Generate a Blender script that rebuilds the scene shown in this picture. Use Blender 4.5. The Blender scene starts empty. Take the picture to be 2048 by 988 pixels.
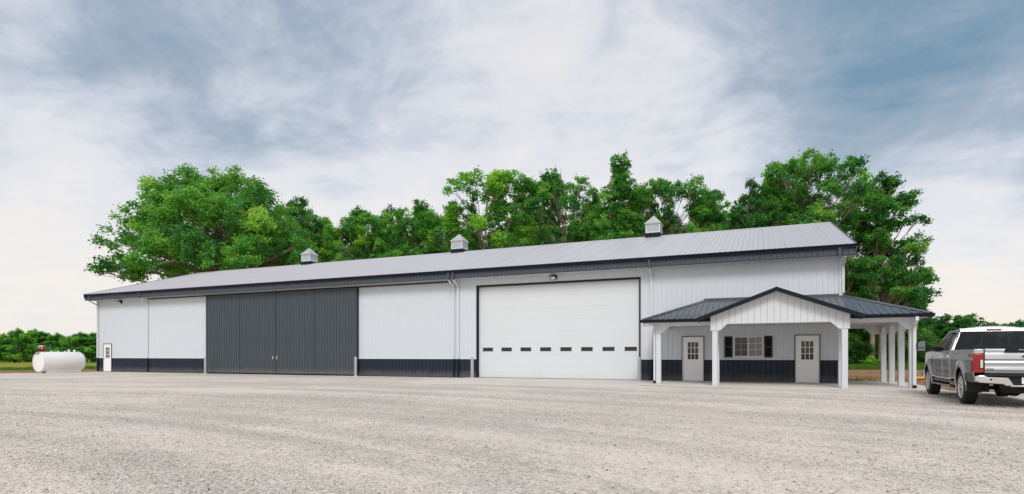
import bpy, math, random
import numpy as np
from mathutils import Matrix, Vector

# ------------------------------------------------------------------ scene, camera, sky, sun
S = bpy.context.scene
COL = S.collection
R = math.radians

cam = bpy.data.cameras.new('camera')
camera = bpy.data.objects.new('camera', cam)
COL.objects.link(camera)
camera.location = (0.0, -28.5, 1.22)
camera.rotation_euler = (R(90), 0, R(23.296))
cam.sensor_width = 36.0
cam.lens = 1160 / 2048 * 36.0
cam.shift_y = (711 - 494) / 2048
cam.clip_start = 0.1
cam.clip_end = 8000
S.camera = camera

SUN_AZ = 163.0      # degrees clockwise from +Y
SUN_EL = 45.0
sun_l = bpy.data.lights.new('sun', 'SUN')
sun_l.energy = 1.4
sun_l.angle = R(22)
sun_l.color = (1.0, 0.965, 0.92)
sun = bpy.data.objects.new('sun', sun_l)
COL.objects.link(sun)
sd = Vector((math.sin(R(SUN_AZ)) * math.cos(R(SUN_EL)), math.cos(R(SUN_AZ)) * math.cos(R(SUN_EL)), math.sin(R(SUN_EL))))
sun.rotation_euler = (-sd).to_track_quat('-Z', 'Y').to_euler()
sun.location = (20, -40, 40)

S.view_settings.view_transform = 'Standard'
S.view_settings.look = 'None'
S.view_settings.exposure = 0.58
S.view_settings.gamma = 1.0
S.view_settings.use_curve_mapping = False


class NT:
    """small node-tree helper"""
    def __init__(self, tree):
        self.t = tree
        self.n = tree.nodes
        self.l = tree.links

    def node(self, typ, props=None, **ins):
        nd = self.n.new(typ)
        for k, v in (props or {}).items():
            setattr(nd, k, v)
        for k, v in ins.items():
            key = int(k[1:]) if k[0] == 'i' and k[1:].isdigit() else k.replace('_', ' ')
            self.set(nd, key, v)
        return nd

    def set(self, nd, key, v):
        sock = nd.inputs[key]
        if isinstance(v, bpy.types.NodeSocket):
            self.l.new(v, sock)
        elif isinstance(v, bpy.types.Node):
            self.l.new(v.outputs[0], sock)
        else:
            sock.default_value = v

    def math(self, op, a, b=0.0, c=0.0, clamp=False):
        nd = self.node('ShaderNodeMath', {'operation': op, 'use_clamp': clamp})
        self.set(nd, 0, a); self.set(nd, 1, b); self.set(nd, 2, c)
        return nd.outputs[0]

    def mixc(self, f, a, b, mode='MIX'):
        nd = self.node('ShaderNodeMix', {'data_type': 'RGBA', 'blend_type': mode})
        self.set(nd, 0, f); self.set(nd, 6, a); self.set(nd, 7, b)
        return nd.outputs[2]

    def ramp(self, f, pts):
        nd = self.node('ShaderNodeValToRGB')
        cr = nd.color_ramp
        while len(cr.elements) < len(pts):
            cr.elements.new(0.5)
        for e, (p, c) in zip(cr.elements, pts):
            e.position = p
            e.color = c if len(c) == 4 else (*c, 1)
        self.set(nd, 0, f)
        return nd.outputs[0]

    def maprange(self, v, a, b, c=0.0, d=1.0, smooth=True):
        nd = self.node('ShaderNodeMapRange', {'interpolation_type': 'SMOOTHSTEP' if smooth else 'LINEAR'})
        for i, x in enumerate((v, a, b, c, d)):
            self.set(nd, i, x)
        return nd.outputs[0]

    def noise(self, vec, scale, detail=4.0, rough=0.55, dist=0.0):
        nd = self.node('ShaderNodeTexNoise', None, Scale=scale, Detail=detail, Roughness=rough, Distortion=dist)
        if vec is not None:
            self.set(nd, 'Vector', vec)
        return nd.outputs[0]


def c4(c):
    return (c[0], c[1], c[2], 1.0)


def make_world():
    w = bpy.data.worlds.new('World')
    S.world = w
    w.use_nodes = True
    t = NT(w.node_tree)
    t.n.clear()
    out = t.node('ShaderNodeOutputWorld')
    bg = t.node('ShaderNodeBackground', None, Strength=0.1)
    t.l.new(bg.outputs[0], out.inputs[0])
    sky = t.node('ShaderNodeTexSky', {'sky_type': 'NISHITA', 'sun_disc': False, 'sun_elevation': R(SUN_EL),
                                      'sun_rotation': R(SUN_AZ), 'air_density': 1.2, 'dust_density': 1.5})
    tc = t.node('ShaderNodeTexCoord')
    d = tc.outputs['Generated']
    sep = t.node('ShaderNodeSeparateXYZ', None, Vector=d)
    z = t.math('MAXIMUM', sep.outputs[2], 0.0)
    den = t.math('ADD', z, 0.10)
    px = t.math('DIVIDE', sep.outputs[0], den)
    py = t.math('DIVIDE', sep.outputs[1], den)
    p = t.node('ShaderNodeCombineXYZ', None, X=px, Y=py, Z=0.0).outputs[0]
    big = t.noise(p, 0.55, 5, 0.55, 0.3)
    mp = t.node('ShaderNodeMapping', None, Vector=p, Location=(3.1, 1.7, 0), Rotation=(0, 0, R(20)), Scale=(1.5, 2.4, 1))
    mid = t.noise(mp.outputs[0], 1.5, 10, 0.62, 0.25)
    mp2 = t.node('ShaderNodeMapping', None, Vector=d, Scale=(1, 1, 1.5))
    wisp = t.noise(mp2.outputs[0], 5.8, 10, 0.64, 0.5)
    n = t.math('ADD', t.math('MULTIPLY', big, 0.20), t.math('MULTIPLY', mid, 0.34))
    n = t.math('ADD', n, t.math('MULTIPLY', wisp, 0.46))

    def bank(dirv, c0, c1, amt):
        dv = Vector(dirv).normalized()
        dot = t.node('ShaderNodeVectorMath', {'operation': 'DOT_PRODUCT'}, i0=d, i1=tuple(dv))
        return t.math('MULTIPLY', t.maprange(dot.outputs['Value'], math.cos(R(c0)), math.cos(R(c1))), amt)
    # cloud banks: thicker, darker cloud seen up left, up right and one over the left; thin bright cloud in the middle
    def direction(pxx, pyy):
        xr = (pxx - 1024) / 1160; up = (711 - pyy) / 1160
        ps = R(23.296)
        return (xr * math.cos(ps) - math.sin(ps), xr * math.sin(ps) + math.cos(ps), up)
    dens = t.math('ADD', n, bank(direction(2080, 60), 25, 6, 0.29))
    dens = t.math('ADD', dens, bank(direction(560, 30), 18, 3, 0.11))
    dens = t.math('ADD', dens, bank(direction(250, 200), 13, 3, 0.06))
    dens = t.math('ADD', dens, bank(direction(1200, 130), 12, 3, -0.03))
    dens = t.math('ADD', dens, bank(direction(2040, 500), 15, 3, -0.12))
    # towards the horizon the layer is thin and bright
    hor = t.maprange(sep.outputs[2], 0.10, 0.44, -0.20, 0.02)
    dens = t.math('ADD', dens, hor)
    cl = t.ramp(dens, [(0.20, (0.88, 0.80, 0.725)), (0.35, (0.81, 0.785, 0.775)), (0.47, (0.72, 0.725, 0.76)), (0.56, (0.56, 0.60, 0.67)), (0.67, (0.36, 0.425, 0.51)), (0.86, (0.16, 0.28, 0.38))])
    cl = t.node('ShaderNodeVectorMath', {'operation': 'SCALE'}, i0=cl, Scale=7.4).outputs[0]
    mixed = t.mixc(0.9, sky.outputs[0], cl)
    t.l.new(mixed, bg.inputs[0])


make_world()

# ------------------------------------------------------------------ materials
MATS = {}


def new_mat(name):
    m = bpy.data.materials.new(name)
    m.use_nodes = True
    t = NT(m.node_tree)
    t.n.clear()
    out = t.node('ShaderNodeOutputMaterial')
    b = t.node('ShaderNodeBsdfPrincipled')
    t.l.new(b.outputs[0], out.inputs[0])
    MATS[name] = m
    return m, t, b, out


def pmat(name, col, rough=0.5, metal=0.0, spec=0.5, var=0.08, vscale=1.5, bump=0.0, bscale=40.0, coat=0.0, dirt=0.0):
    m, t, b, out = new_mat(name)
    tc = t.node('ShaderNodeTexCoord').outputs['Object']
    n = t.noise(tc, vscale, 5, 0.6)
    f = t.maprange(n, 0.3, 0.7, 1 - var, 1 + var, False)
    hsv = t.node('ShaderNodeHueSaturation', None, Value=f, Color=c4(col))
    c = hsv.outputs[0]
    if dirt:
        geo = t.node('ShaderNodeNewGeometry')
        z = t.node('ShaderNodeSeparateXYZ', None, Vector=geo.outputs['Position']).outputs[2]
        dn = t.noise(geo.outputs['Position'], 2.2, 6, 0.65)
        k = t.math('MULTIPLY', t.maprange(t.math('ADD', z, t.math('MULTIPLY', dn, 0.5)), 0.25, 0.75, 1.0, 0.0), dirt)
        c = t.mixc(k, c, (0.42, 0.37, 0.31, 1))
    t.set(b, 'Base Color', c)
    rr = t.maprange(t.noise(tc, vscale * 3.1, 4, 0.6), 0.3, 0.7, max(rough - 0.06, 0.02), min(rough + 0.06, 1), False)
    t.set(b, 'Roughness', rr)
    b.inputs['Metallic'].default_value = metal
    b.inputs['Specular IOR Level'].default_value = spec
    b.inputs['Coat Weight'].default_value = coat
    if coat:
        b.inputs['Coat Roughness'].default_value = 0.05
    if bump:
        bn = t.node('ShaderNodeBump', None, Strength=bump, Distance=0.01, Height=t.noise(tc, bscale, 4, 0.6))
        t.l.new(bn.outputs[0], b.inputs['Normal'])
    return m


pmat('white_metal', (0.60, 0.635, 0.685), 0.5, var=0.02, vscale=0.6, spec=0.3)
pmat('white_trim', (0.63, 0.65, 0.68), 0.45, var=0.03)
pmat('charcoal_metal', (0.012, 0.022, 0.038), 0.5, var=0.10, vscale=0.8, spec=0.3, dirt=0.2)
pmat('charcoal_door', (0.066, 0.080, 0.095), 0.5, var=0.07, vscale=0.7, spec=0.3, dirt=0.2)
pmat('fascia_metal', (0.070, 0.083, 0.105), 0.45, var=0.08, spec=0.3)
pmat('navy_trim', (0.004, 0.009, 0.018), 0.42, var=0.1, spec=0.25)
pmat('roof_metal_sheen', (0.48, 0.47, 0.505), 0.34, var=0.02, vscale=0.3, spec=0.7)  # base lightened: sky reflection on the charcoal paint put into the colour
pmat('porch_roof_metal', (0.062, 0.070, 0.090), 0.30, var=0.05, vscale=0.5, spec=0.7)
pmat('door_white', (0.645, 0.67, 0.695), 0.45, var=0.015, vscale=0.5, dirt=0.15)
pmat('door_white_lifted', (0.87, 0.87, 0.87), 0.45, var=0.015, vscale=0.5)  # lighter copy of the door white, offsetting the porch shade in colour
pmat('joint_grey', (0.55, 0.55, 0.55), 0.6)
pmat('track_grey', (0.40, 0.41, 0.40), 0.45)
pmat('black_paint', (0.008, 0.008, 0.010), 0.4)
pmat('dark_gap', (0.01, 0.011, 0.013), 0.8)
pmat('glass_dark', (0.012, 0.014, 0.016), 0.04, spec=0.6, var=0.0)
pmat('glass_grey', (0.20, 0.20, 0.20), 0.08, spec=0.6, var=0.12, vscale=2.0)
pmat('glass_tint', (0.004, 0.007, 0.009), 0.05, spec=0.35, var=0.0)
pmat('steel_post', (0.42, 0.43, 0.43), 0.45, metal=0.35, var=0.1, dirt=0.25)
pmat('chrome', (0.80, 0.80, 0.82), 0.14, metal=1.0, var=0.02)
pmat('mirror_dark', (0.20, 0.22, 0.23), 0.08, metal=0.9, var=0.02)
pmat('rim_alloy', (0.70, 0.70, 0.71), 0.30, metal=0.5, var=0.02)
pmat('lamp_lens', (0.75, 0.75, 0.72), 0.2)
pmat('tank_white', (0.80, 0.80, 0.80), 0.38, var=0.02, dirt=0.05)
pmat('red_paint', (0.45, 0.012, 0.02), 0.4)
pmat('brass', (0.55, 0.42, 0.18), 0.35, metal=0.8)
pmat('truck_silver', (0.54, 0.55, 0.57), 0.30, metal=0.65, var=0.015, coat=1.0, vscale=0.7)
pmat('truck_silver_shaded', (0.50, 0.51, 0.53), 0.30, metal=0.65, var=0.015, coat=1.0, vscale=0.7)  # truck silver darkened: shade on the body sides put into the paint
pmat('truck_grey', (0.055, 0.057, 0.060), 0.45, var=0.05)
pmat('black_plastic', (0.009, 0.009, 0.010), 0.55, spec=0.3)
pmat('rubber', (0.018, 0.018, 0.018), 0.8, var=0.2, vscale=6, bump=0.3, bscale=60)
pmat('red_lens', (0.30, 0.006, 0.012), 0.10, var=0.05, coat=0.6)
pmat('clear_lens', (0.58, 0.54, 0.50), 0.12)
pmat('plate_white', (0.80, 0.80, 0.76), 0.4)
pmat('plate_ink', (0.10, 0.06, 0.03), 0.5)
pmat('emblem_blue', (0.008, 0.018, 0.055), 0.2, coat=0.6)
pmat('decal_red', (0.42, 0.03, 0.07), 0.4)
pmat('decal_grey', (0.06, 0.065, 0.07), 0.4)
pmat('under_black', (0.010, 0.010, 0.010), 0.8)
pmat('yellow_pipe', (0.80, 0.42, 0.015), 0.45, var=0.1)
pmat('bark', (0.27, 0.215, 0.165), 0.9, var=0.35, vscale=3.0, bump=0.8, bscale=9)


def mat_leaf():
    m, t, b, out = new_mat('leaf')
    at = t.node('ShaderNodeAttribute', {'attribute_name': 'tint'})
    oi = t.node('ShaderNodeObjectInfo')
    c = t.ramp(at.outputs['Fac'], [(0.0, (0.034, 0.150, 0.046)), (0.38, (0.100, 0.310, 0.062)), (0.70, (0.23, 0.46, 0.085)), (1.0, (0.37, 0.55, 0.12))])
    c = t.mixc(1.0, c, oi.outputs['Color'], 'MULTIPLY')
    t.set(b, 'Base Color', c)
    b.inputs['Roughness'].default_value = 0.5
    b.inputs['Specular IOR Level'].default_value = 0.28
    tr = t.node('ShaderNodeBsdfTranslucent', None, Color=t.mixc(1.0, c, (1.5, 1.6, 0.7, 1), 'MULTIPLY'))
    mx = t.node('ShaderNodeMixShader', None, Fac=0.44)
    t.l.new(b.outputs[0], mx.inputs[1]); t.l.new(tr.outputs[0], mx.inputs[2])
    t.l.new(mx.outputs[0], out.inputs[0])


def mat_gravel():
    m, t, b, out = new_mat('gravel')
    pos = t.node('ShaderNodeNewGeometry').outputs['Position']
    v1 = t.node('ShaderNodeTexVoronoi', {'feature': 'F1'}, Vector=pos, Scale=32.0, Randomness=1.0)
    v2 = t.node('ShaderNodeTexVoronoi', {'feature': 'F1'}, Vector=pos, Scale=55.0, Randomness=1.0)
    cell = t.node('ShaderNodeSeparateColor', None, Color=v1.outputs['Color'])
    cell2 = t.node('ShaderNodeSeparateColor', None, Color=v2.outputs['Color'])
    k = t.math('ADD', t.math('MULTIPLY', cell.outputs[0], 0.6), t.math('MULTIPLY', cell2.outputs[1], 0.4))
    stone = t.ramp(k, [(0.08, (0.25, 0.228, 0.205)), (0.28, (0.50, 0.445, 0.39)), (0.6, (0.66, 0.59, 0.52)), (0.9, (0.80, 0.735, 0.665))])
    # worn, dusty wheel tracks against loose coarse stone: long curved swathes
    rel = t.node('ShaderNodeVectorMath', {'operation': 'SUBTRACT'}, i0=pos, i1=(-14.0, -52.0, 0.0)).outputs[0]
    rs = t.node('ShaderNodeSeparateXYZ', None, Vector=rel)
    rad = t.math('SQRT', t.math('ADD', t.math('POWER', rs.outputs[0], 2.0), t.math('POWER', rs.outputs[1], 2.0)))
    th = t.math('ARCTAN2', rs.outputs[1], rs.outputs[0])
    pol = t.node('ShaderNodeCombineXYZ', None, X=t.math('MULTIPLY', rad, 0.75), Y=t.math('MULTIPLY', th, 1.6), Z=0.0).outputs[0]
    tracks = t.noise(pol, 1.0, 6, 0.6, 0.5)
    patch = t.noise(pos, 0.16, 5, 0.6, 0.3)
    fine = t.noise(pos, 1.1, 5, 0.65)
    w = t.math('ADD', t.math('MULTIPLY', tracks, 0.55), t.math('ADD', t.math('MULTIPLY', patch, 0.3), t.math('MULTIPLY', fine, 0.15)))
    dust = t.maprange(w, 0.42, 0.60)
    fines = t.ramp(fine, [(0.3, (0.62, 0.55, 0.485)), (0.7, (0.72, 0.65, 0.58))])
    c = t.mixc(t.math('MULTIPLY', dust, 0.62), stone, fines)
    shade = t.maprange(w, 0.36, 0.56, 0.90, 1.04)
    c = t.node('ShaderNodeHueSaturation', None, Value=shade, Color=c).outputs[0]
    t.set(b, 'Base Color', c)
    b.inputs['Roughness'].default_value = 0.9
    b.inputs['Specular IOR Level'].default_value = 0.25
    hgt = t.math('ADD', t.math('MULTIPLY', v1.outputs['Distance'], -1.0), t.math('MULTIPLY', v2.outputs['Distance'], -0.5))
    st = t.maprange(dust, 0.0, 1.0, 0.9, 0.45, False)
    bn = t.node('ShaderNodeBump', None, Strength=st, Distance=0.03, Height=hgt)
    t.l.new(bn.outputs[0], b.inputs['Normal'])
    m2, t, b, out = new_mat('gravel_stone')
    at = t.node('ShaderNodeAttribute', {'attribute_name': 'tint'})
    pos = t.node('ShaderNodeNewGeometry').outputs['Position']
    c = t.ramp(at.outputs['Fac'], [(0.0, (0.16, 0.148, 0.135)), (0.15, (0.38, 0.345, 0.31)), (0.5, (0.58, 0.53, 0.475)), (0.85, (0.70, 0.645, 0.59)), (1.0, (0.80, 0.76, 0.71))])
    c = t.node('ShaderNodeHueSaturation', None, Value=t.maprange(t.noise(pos, 45, 3, 0.6), 0.3, 0.7, 0.85, 1.12, False), Color=c).outputs[0]
    t.set(b, 'Base Color', c)
    b.inputs['Roughness'].default_value = 0.9
    b.inputs['Specular IOR Level'].default_value = 0.25


def mat_ground(name, cols, scale, bump, bscale, rough=0.95):
    m, t, b, out = new_mat(name)
    pos = t.node('ShaderNodeNewGeometry').outputs['Position']
    n = t.math('ADD', t.math('MULTIPLY', t.noise(pos, scale, 6, 0.65, 0.3), 0.6), t.math('MULTIPLY', t.noise(pos, scale * 9, 5, 0.7), 0.4))
    k = len(cols)
    c = t.ramp(n, [(0.32 + 0.36 * i / (k - 1), col) for i, col in enumerate(cols)])
    t.set(b, 'Base Color', c)
    b.inputs['Roughness'].default_value = rough
    b.inputs['Specular IOR Level'].default_value = 0.2
    bn = t.node('ShaderNodeBump', None, Strength=bump, Distance=0.08, Height=t.noise(pos, bscale, 6, 0.7))
    t.l.new(bn.outputs[0], b.inputs['Normal'])


mat_leaf()
mat_gravel()
mat_ground('meadow', [(0.08, 0.15, 0.014), (0.18, 0.23, 0.018), (0.27, 0.27, 0.025), (0.22, 0.20, 0.035)], 0.12, 0.7, 7.0)
mat_ground('soil', [(0.13, 0.075, 0.035), (0.24, 0.14, 0.07), (0.33, 0.20, 0.11), (0.40, 0.27, 0.165)], 0.5, 0.8, 6.0)
mat_ground('concrete', [(0.52, 0.485, 0.44), (0.58, 0.545, 0.50), (0.63, 0.595, 0.55)], 0.5, 0.1, 30.0, 0.85)
mat_ground('grass_blade', [(0.04, 0.12, 0.012), (0.075, 0.17, 0.018), (0.14, 0.20, 0.02)], 1.2, 0.1, 5.0, 0.7)

# ------------------------------------------------------------------ mesh helpers


class MB:
    """collects faces; build() links ONE mesh object"""
    def __init__(self):
        self.v = []
        self.f = []

    def add(self, vs, fs):
        o = len(self.v)
        self.v += [tuple(p) for p in vs]
        self.f += [tuple(i + o for i in f) for f in fs]
        return self

    def box(self, x0, x1, y0, y1, z0, z1):
        vs = [(x0, y0, z0), (x1, y0, z0), (x1, y1, z0), (x0, y1, z0), (x0, y0, z1), (x1, y0, z1), (x1, y1, z1), (x0, y1, z1)]
        return self.add(vs, [(0, 3, 2, 1), (4, 5, 6, 7), (0, 1, 5, 4), (1, 2, 6, 5), (2, 3, 7, 6), (3, 0, 4, 7)])

    def prism(self, pts, axis, a, b):
        """polygon pts (2d) extruded along axis 'x','y','z' from a to b"""
        def mk(p, q):
            return {'x': (q, p[0], p[1]), 'y': (p[0], q, p[1]), 'z': (p[0], p[1], q)}[axis]
        n = len(pts)
        vs = [mk(p, a) for p in pts] + [mk(p, b) for p in pts]
        fs = [tuple(range(n)), tuple(range(2 * n - 1, n - 1, -1))]
        fs += [(i, (i + 1) % n, (i + 1) % n + n, i + n) for i in range(n)]
        return self.add(vs, fs)

    def tube(self, pts, rad, seg=8, caps=True):
        pts = [Vector(p) for p in pts]
        n = len(pts)
        rads = rad if hasattr(rad, '__len__') else [rad] * n
        vs, fs = [], []
        up = None
        for i, p in enumerate(pts):
            d = (pts[min(i + 1, n - 1)] - pts[max(i - 1, 0)]).normalized()
            if up is None:
                up = Vector((0, 0, 1)) if abs(d.z) < 0.9 else Vector((1, 0, 0))
            s = d.cross(up).normalized()
            up = s.cross(d).normalized()
            for k in range(seg):
                a = 2 * math.pi * k / seg
                vs.append(p + (s * math.cos(a) + up * math.sin(a)) * rads[i])
        for i in range(n - 1):
            for k in range(seg):
                k2 = (k + 1) % seg
                fs.append((i * seg + k, i * seg + k2, (i + 1) * seg + k2, (i + 1) * seg + k))
        if caps:
            fs.append(tuple(range(seg - 1, -1, -1)))
            fs.append(tuple(range((n - 1) * seg, n * seg)))
        return self.add(vs, fs)

    def lathe(self, prof, axis='z', seg=32, c=(0, 0, 0)):
        """profile of (radius, height) turned about the axis through c"""
        vs, fs = [], []
        m = len(prof)
        for k in range(seg):
            a = 2 * math.pi * k / seg
            for r, h in prof:
                u, w = r * math.cos(a), r * math.sin(a)
                p = {'z': (u, w, h), 'x': (h, u, w), 'y': (u, h, w)}[axis]
                vs.append((p[0] + c[0], p[1] + c[1], p[2] + c[2]))
        for k in range(seg):
            k2 = (k + 1) % seg
            for j in range(m - 1):
                fs.append((k * m + j, k2 * m + j, k2 * m + j + 1, k * m + j + 1))
        return self.add(vs, fs)

    def mesh(self, name, mat, smooth=False):
        me = bpy.data.meshes.new(name)
        me.from_pydata(self.v, [], self.f)
        me.materials.append(MATS[mat])
        me.validate()
        # consistent outward normals
        import bmesh
        bm = bmesh.new(); bm.from_mesh(me)
        bmesh.ops.recalc_face_normals(bm, faces=bm.faces)
        bm.to_mesh(me); bm.free()
        if smooth:
            me.shade_smooth()
            try:
                me.set_sharp_from_angle(angle=R(38))
            except Exception:
                pass
        return me

    def build(self, name, mat, parent=None, loc=(0, 0, 0), smooth=False, bevel=0.0):
        o = obj(name, self.mesh(name, mat, smooth or bevel > 0), parent, loc)
        if bevel:
            b = o.modifiers.new('bevel', 'BEVEL')
            b.width = bevel; b.segments = 2; b.limit_method = 'ANGLE'; b.angle_limit = R(40)
        return o


def obj(name, me, parent=None, loc=(0, 0, 0), rot=(0, 0, 0)):
    o = bpy.data.objects.new(name, me)
    COL.objects.link(o)
    o.location = loc
    o.rotation_euler = rot
    if parent is not None:
        o.parent = parent
    return o


def tag(o, label=None, cat=None, group=None, kind=None):
    if label: o['label'] = label
    if cat: o['category'] = cat
    if group: o['group'] = group
    if kind: o['kind'] = kind
    return o


def thing(name, label, cat, loc=(0, 0, 0), rotz=0.0, group=None):
    o = obj(name, None, None, loc, (0, 0, rotz))
    o.empty_display_size = 0.5
    return tag(o, label, cat, group)


def part(name, parent):
    """a part that is only a holder of pieces"""
    o = obj(name, None, parent)
    o.empty_display_size = 0.3
    return o


def copy_tree(o, parent=None):
    c = o.copy()
    COL.objects.link(c)
    c.parent = parent
    for ch in list(o.children):
        copy_tree(ch, c)
    return c


RNG = np.random.default_rng(7)


def np_mesh(name, verts, quads, mat, tint=None, smooth=False):
    me = bpy.data.meshes.new(name)
    nv, (nf, k) = len(verts), quads.shape
    me.vertices.add(nv)
    me.vertices.foreach_set('co', np.ascontiguousarray(verts, dtype=np.float32).ravel())
    me.loops.add(nf * k)
    me.loops.foreach_set('vertex_index', np.ascontiguousarray(quads, dtype=np.int32).ravel())
    me.polygons.add(nf)
    me.polygons.foreach_set('loop_start', np.arange(0, nf * k, k, dtype=np.int32))
    me.polygons.foreach_set('loop_total', np.full(nf, k, dtype=np.int32))
    if smooth:
        me.polygons.foreach_set('use_smooth', np.ones(nf, dtype=bool))
    me.update(calc_edges=True)
    if tint is not None:
        a = me.attributes.new('tint', 'FLOAT', 'POINT')
        a.data.foreach_set('value', np.ascontiguousarray(tint, dtype=np.float32))
    me.materials.append(MATS[mat])
    return me


def vnoise(x, y, seed=0, scale=1.0, octaves=4):
    """cheap value noise on arrays, about -1..1"""
    x = np.asarray(x, float) * scale; y = np.asarray(y, float) * scale
    tot = np.zeros(np.broadcast(x, y).shape); amp = 1.0; norm = 0
    for o in range(octaves):
        xi, yi = np.floor(x), np.floor(y)
        fx, fy = x - xi, y - yi
        fx = fx * fx * (3 - 2 * fx); fy = fy * fy * (3 - 2 * fy)
        def h(a, b):
            s = np.sin(a * 127.1 + b * 311.7 + seed * 74.7 + o * 19.3) * 43758.5453
            return s - np.floor(s)
        v = (h(xi, yi) * (1 - fx) + h(xi + 1, yi) * fx) * (1 - fy) + (h(xi, yi + 1) * (1 - fx) + h(xi + 1, yi + 1) * fx) * fy
        tot += amp * (v * 2 - 1); norm += amp
        amp *= 0.5; x = x * 2.03 + 11.1; y = y * 2.03 + 5.7
    return tot / norm


def grid_mesh(name, X, Y, Z, mat, smooth=True):
    """X,Y,Z 2-D arrays"""
    r, c = X.shape
    v = np.stack([X, Y, Z], -1).reshape(-1, 3)
    i = np.arange(r * c).reshape(r, c)
    q = np.stack([i[:-1, :-1], i[:-1, 1:], i[1:, 1:], i[1:, :-1]], -1).reshape(-1, 4)
    return v, q

# ------------------------------------------------------------------ ground


def lot_z(x, y):
    z = 0.016 * vnoise(x, y, 3, 0.55, 4) + 0.010 * vnoise(x * 0.35, y, 5, 1.3, 3)
    # flat and just below the doorsteps and slabs near the building
    k = np.clip((-y - 1.0) / 4.0, 0.0, 1.0)
    return z * k - 0.012 * (1 - k)


def build_ground():
    # one sheet to the horizon
    n = 64
    rs = np.array([0.0, 30, 70, 130, 220, 400, 800, 1600, 3200, 6000])
    a = np.linspace(0, 2 * math.pi, n + 1)
    X = rs[:, None] * np.cos(a)[None, :] - 20; Y = rs[:, None] * np.sin(a)[None, :] + 5
    v, q = grid_mesh('g', X, Y, np.full_like(X, -0.11), None)
    o = obj('ground', np_mesh('ground', v, q, 'meadow', smooth=True)); tag(o, kind='structure')
    # bare soil round the new building
    xs = np.arange(-59.0, 46.0, 0.36); ys = np.arange(-34.0, 37.0, 0.36)
    X, Y = np.meshgrid(xs, ys)
    edge = np.minimum.reduce([X + 58.4 + 1.2 * vnoise(Y, X, 1, 0.25), 45 - X, Y + 33, 32.5 + 2.0 * vnoise(X, Y, 2, 0.22) - Y])
    Z = -0.05 + 0.05 * vnoise(X, Y, 9, 0.8, 4)
    # heaped spoil beside the slab and the low bank along the lot's left edge
    right = np.exp(-(((X - 9.0) / 7.5) ** 2 + ((Y - 4.0) / 7.0) ** 2)) * np.clip((X - 6.2) / 1.2, 0, 1) + 0
    back = np.exp(-(((X - 4.5) / 4.0) ** 2 + ((Y - 8.5) / 3.6) ** 2)) * np.clip((Y - 3.6) / 1.2, 0, 1)
    left = np.exp(-((X + 49.8) / 1.3) ** 2) * np.clip((Y + 30) / 6, 0, 1)
    Z += right * (0.20 + 0.16 * vnoise(X, Y, 21, 0.9, 5)) + back * (0.16 + 0.16 * vnoise(X, Y, 23, 0.9, 5)) + left * (0.12 + 0.08 * vnoise(X, Y, 25, 0.8, 4))
    Z += np.clip(np.maximum(X - 6.4, Y - 3.6), 0, 1) * 0.035 * vnoise(X, Y, 27, 2.6, 3)
    Z -= np.clip(1.0 - edge / 1.2, 0, 1) * 0.16
    inside = (X > -47.0) & (X < 5.8) & (Y < 3.0) | (Y < -4.6) & (X > -47.0)
    Z = np.where(inside, -0.07, Z)
    Z = np.where((X > -47.6) & (X < 3.4) & (Y > -2) & (Y < 18.5), -0.07, Z)
    v, q = grid_mesh('d', X, Y, Z, None)
    o = obj('bare_soil', np_mesh('bare_soil', v, q, 'soil', smooth=True)); tag(o, kind='structure')
    # the gravel lot
    u = np.linspace(0, 1, 150); ys = np.arange(-62.0, 0.61, 0.42)
    U, Y = np.meshgrid(u, ys)
    x0 = -47.4 + 0.35 * vnoise(Y, Y * 0, 31, 0.5, 4)
    X = x0 + U * (5.95 - x0)
    v1, q1 = grid_mesh('l', X, Y, lot_z(X, Y), None)
    xs = np.linspace(5.95, 62, 130); w = np.linspace(0, 1, 140)
    X, W = np.meshgrid(xs, w)
    y1 = -4.15 + 0.32 * vnoise(X, X * 0, 33, 0.7, 4) * np.clip((X - 5.95) / 1.0, 0, 1)
    Y = -62 + W * (y1 + 62)
    v2, q2 = grid_mesh('l', X, Y, lot_z(X, Y), None)
    o = obj('gravel_lot', np_mesh('gravel_lot', np.concatenate([v1, v2]), np.concatenate([q1, q2 + len(v1)]), 'gravel', smooth=True))
    tag(o, kind='structure')
    # loose stones lying on the near gravel
    N = 120000
    ps = R(23.296)
    zc = 3.6 + (RNG.random(N * 2) ** 0.85) * 15.5
    lat = (RNG.random(N * 2) * 2 - 1) * (zc * 1.02 + 1.2)
    keep = RNG.random(N * 2) < np.clip(7.0 / zc, 0.25, 1.0) * (zc + 2) / 21.0 * 1.6
    zc, lat = zc[keep][:N], lat[keep][:N]
    x = lat * math.cos(ps) - zc * math.sin(ps); y = -28.5 + lat * math.sin(ps) + zc * math.cos(ps)
    cov = vnoise(x * 0.35, y * 1.2 + x * 0.3, 41, 0.8, 4)
    sel = RNG.random(len(x)) < np.clip(0.62 + cov * 0.9, 0.12, 1)
    x, y = x[sel], y[sel]
    N = len(x)
    base = np.array([[1, 0, 0], [0, 1, 0], [-1, 0, 0], [0, -1, 0], [0.1, 0.05, 1], [0, 0, -1]], float)
    s = 0.007 + 0.015 * RNG.random(N) ** 2.4
    vs = base[None] * (0.65 + 0.7 * RNG.random((N, 6, 1))) + (RNG.random((N, 6, 3)) - 0.5) * 0.45
    vs *= np.array([1.0, 0.78, 0.55])[None, None]
    vs *= s[:, None, None]
    ang = RNG.random(N) * 2 * math.pi
    ca, sa = np.cos(ang)[:, None], np.sin(ang)[:, None]
    vx = vs[..., 0] * ca - vs[..., 1] * sa; vy = vs[..., 0] * sa + vs[..., 1] * ca
    vs = np.stack([vx + x[:, None], vy + y[:, None], vs[..., 2] + (lot_z(x, y) + s * 0.28)[:, None]], -1).reshape(-1, 3)
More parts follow.
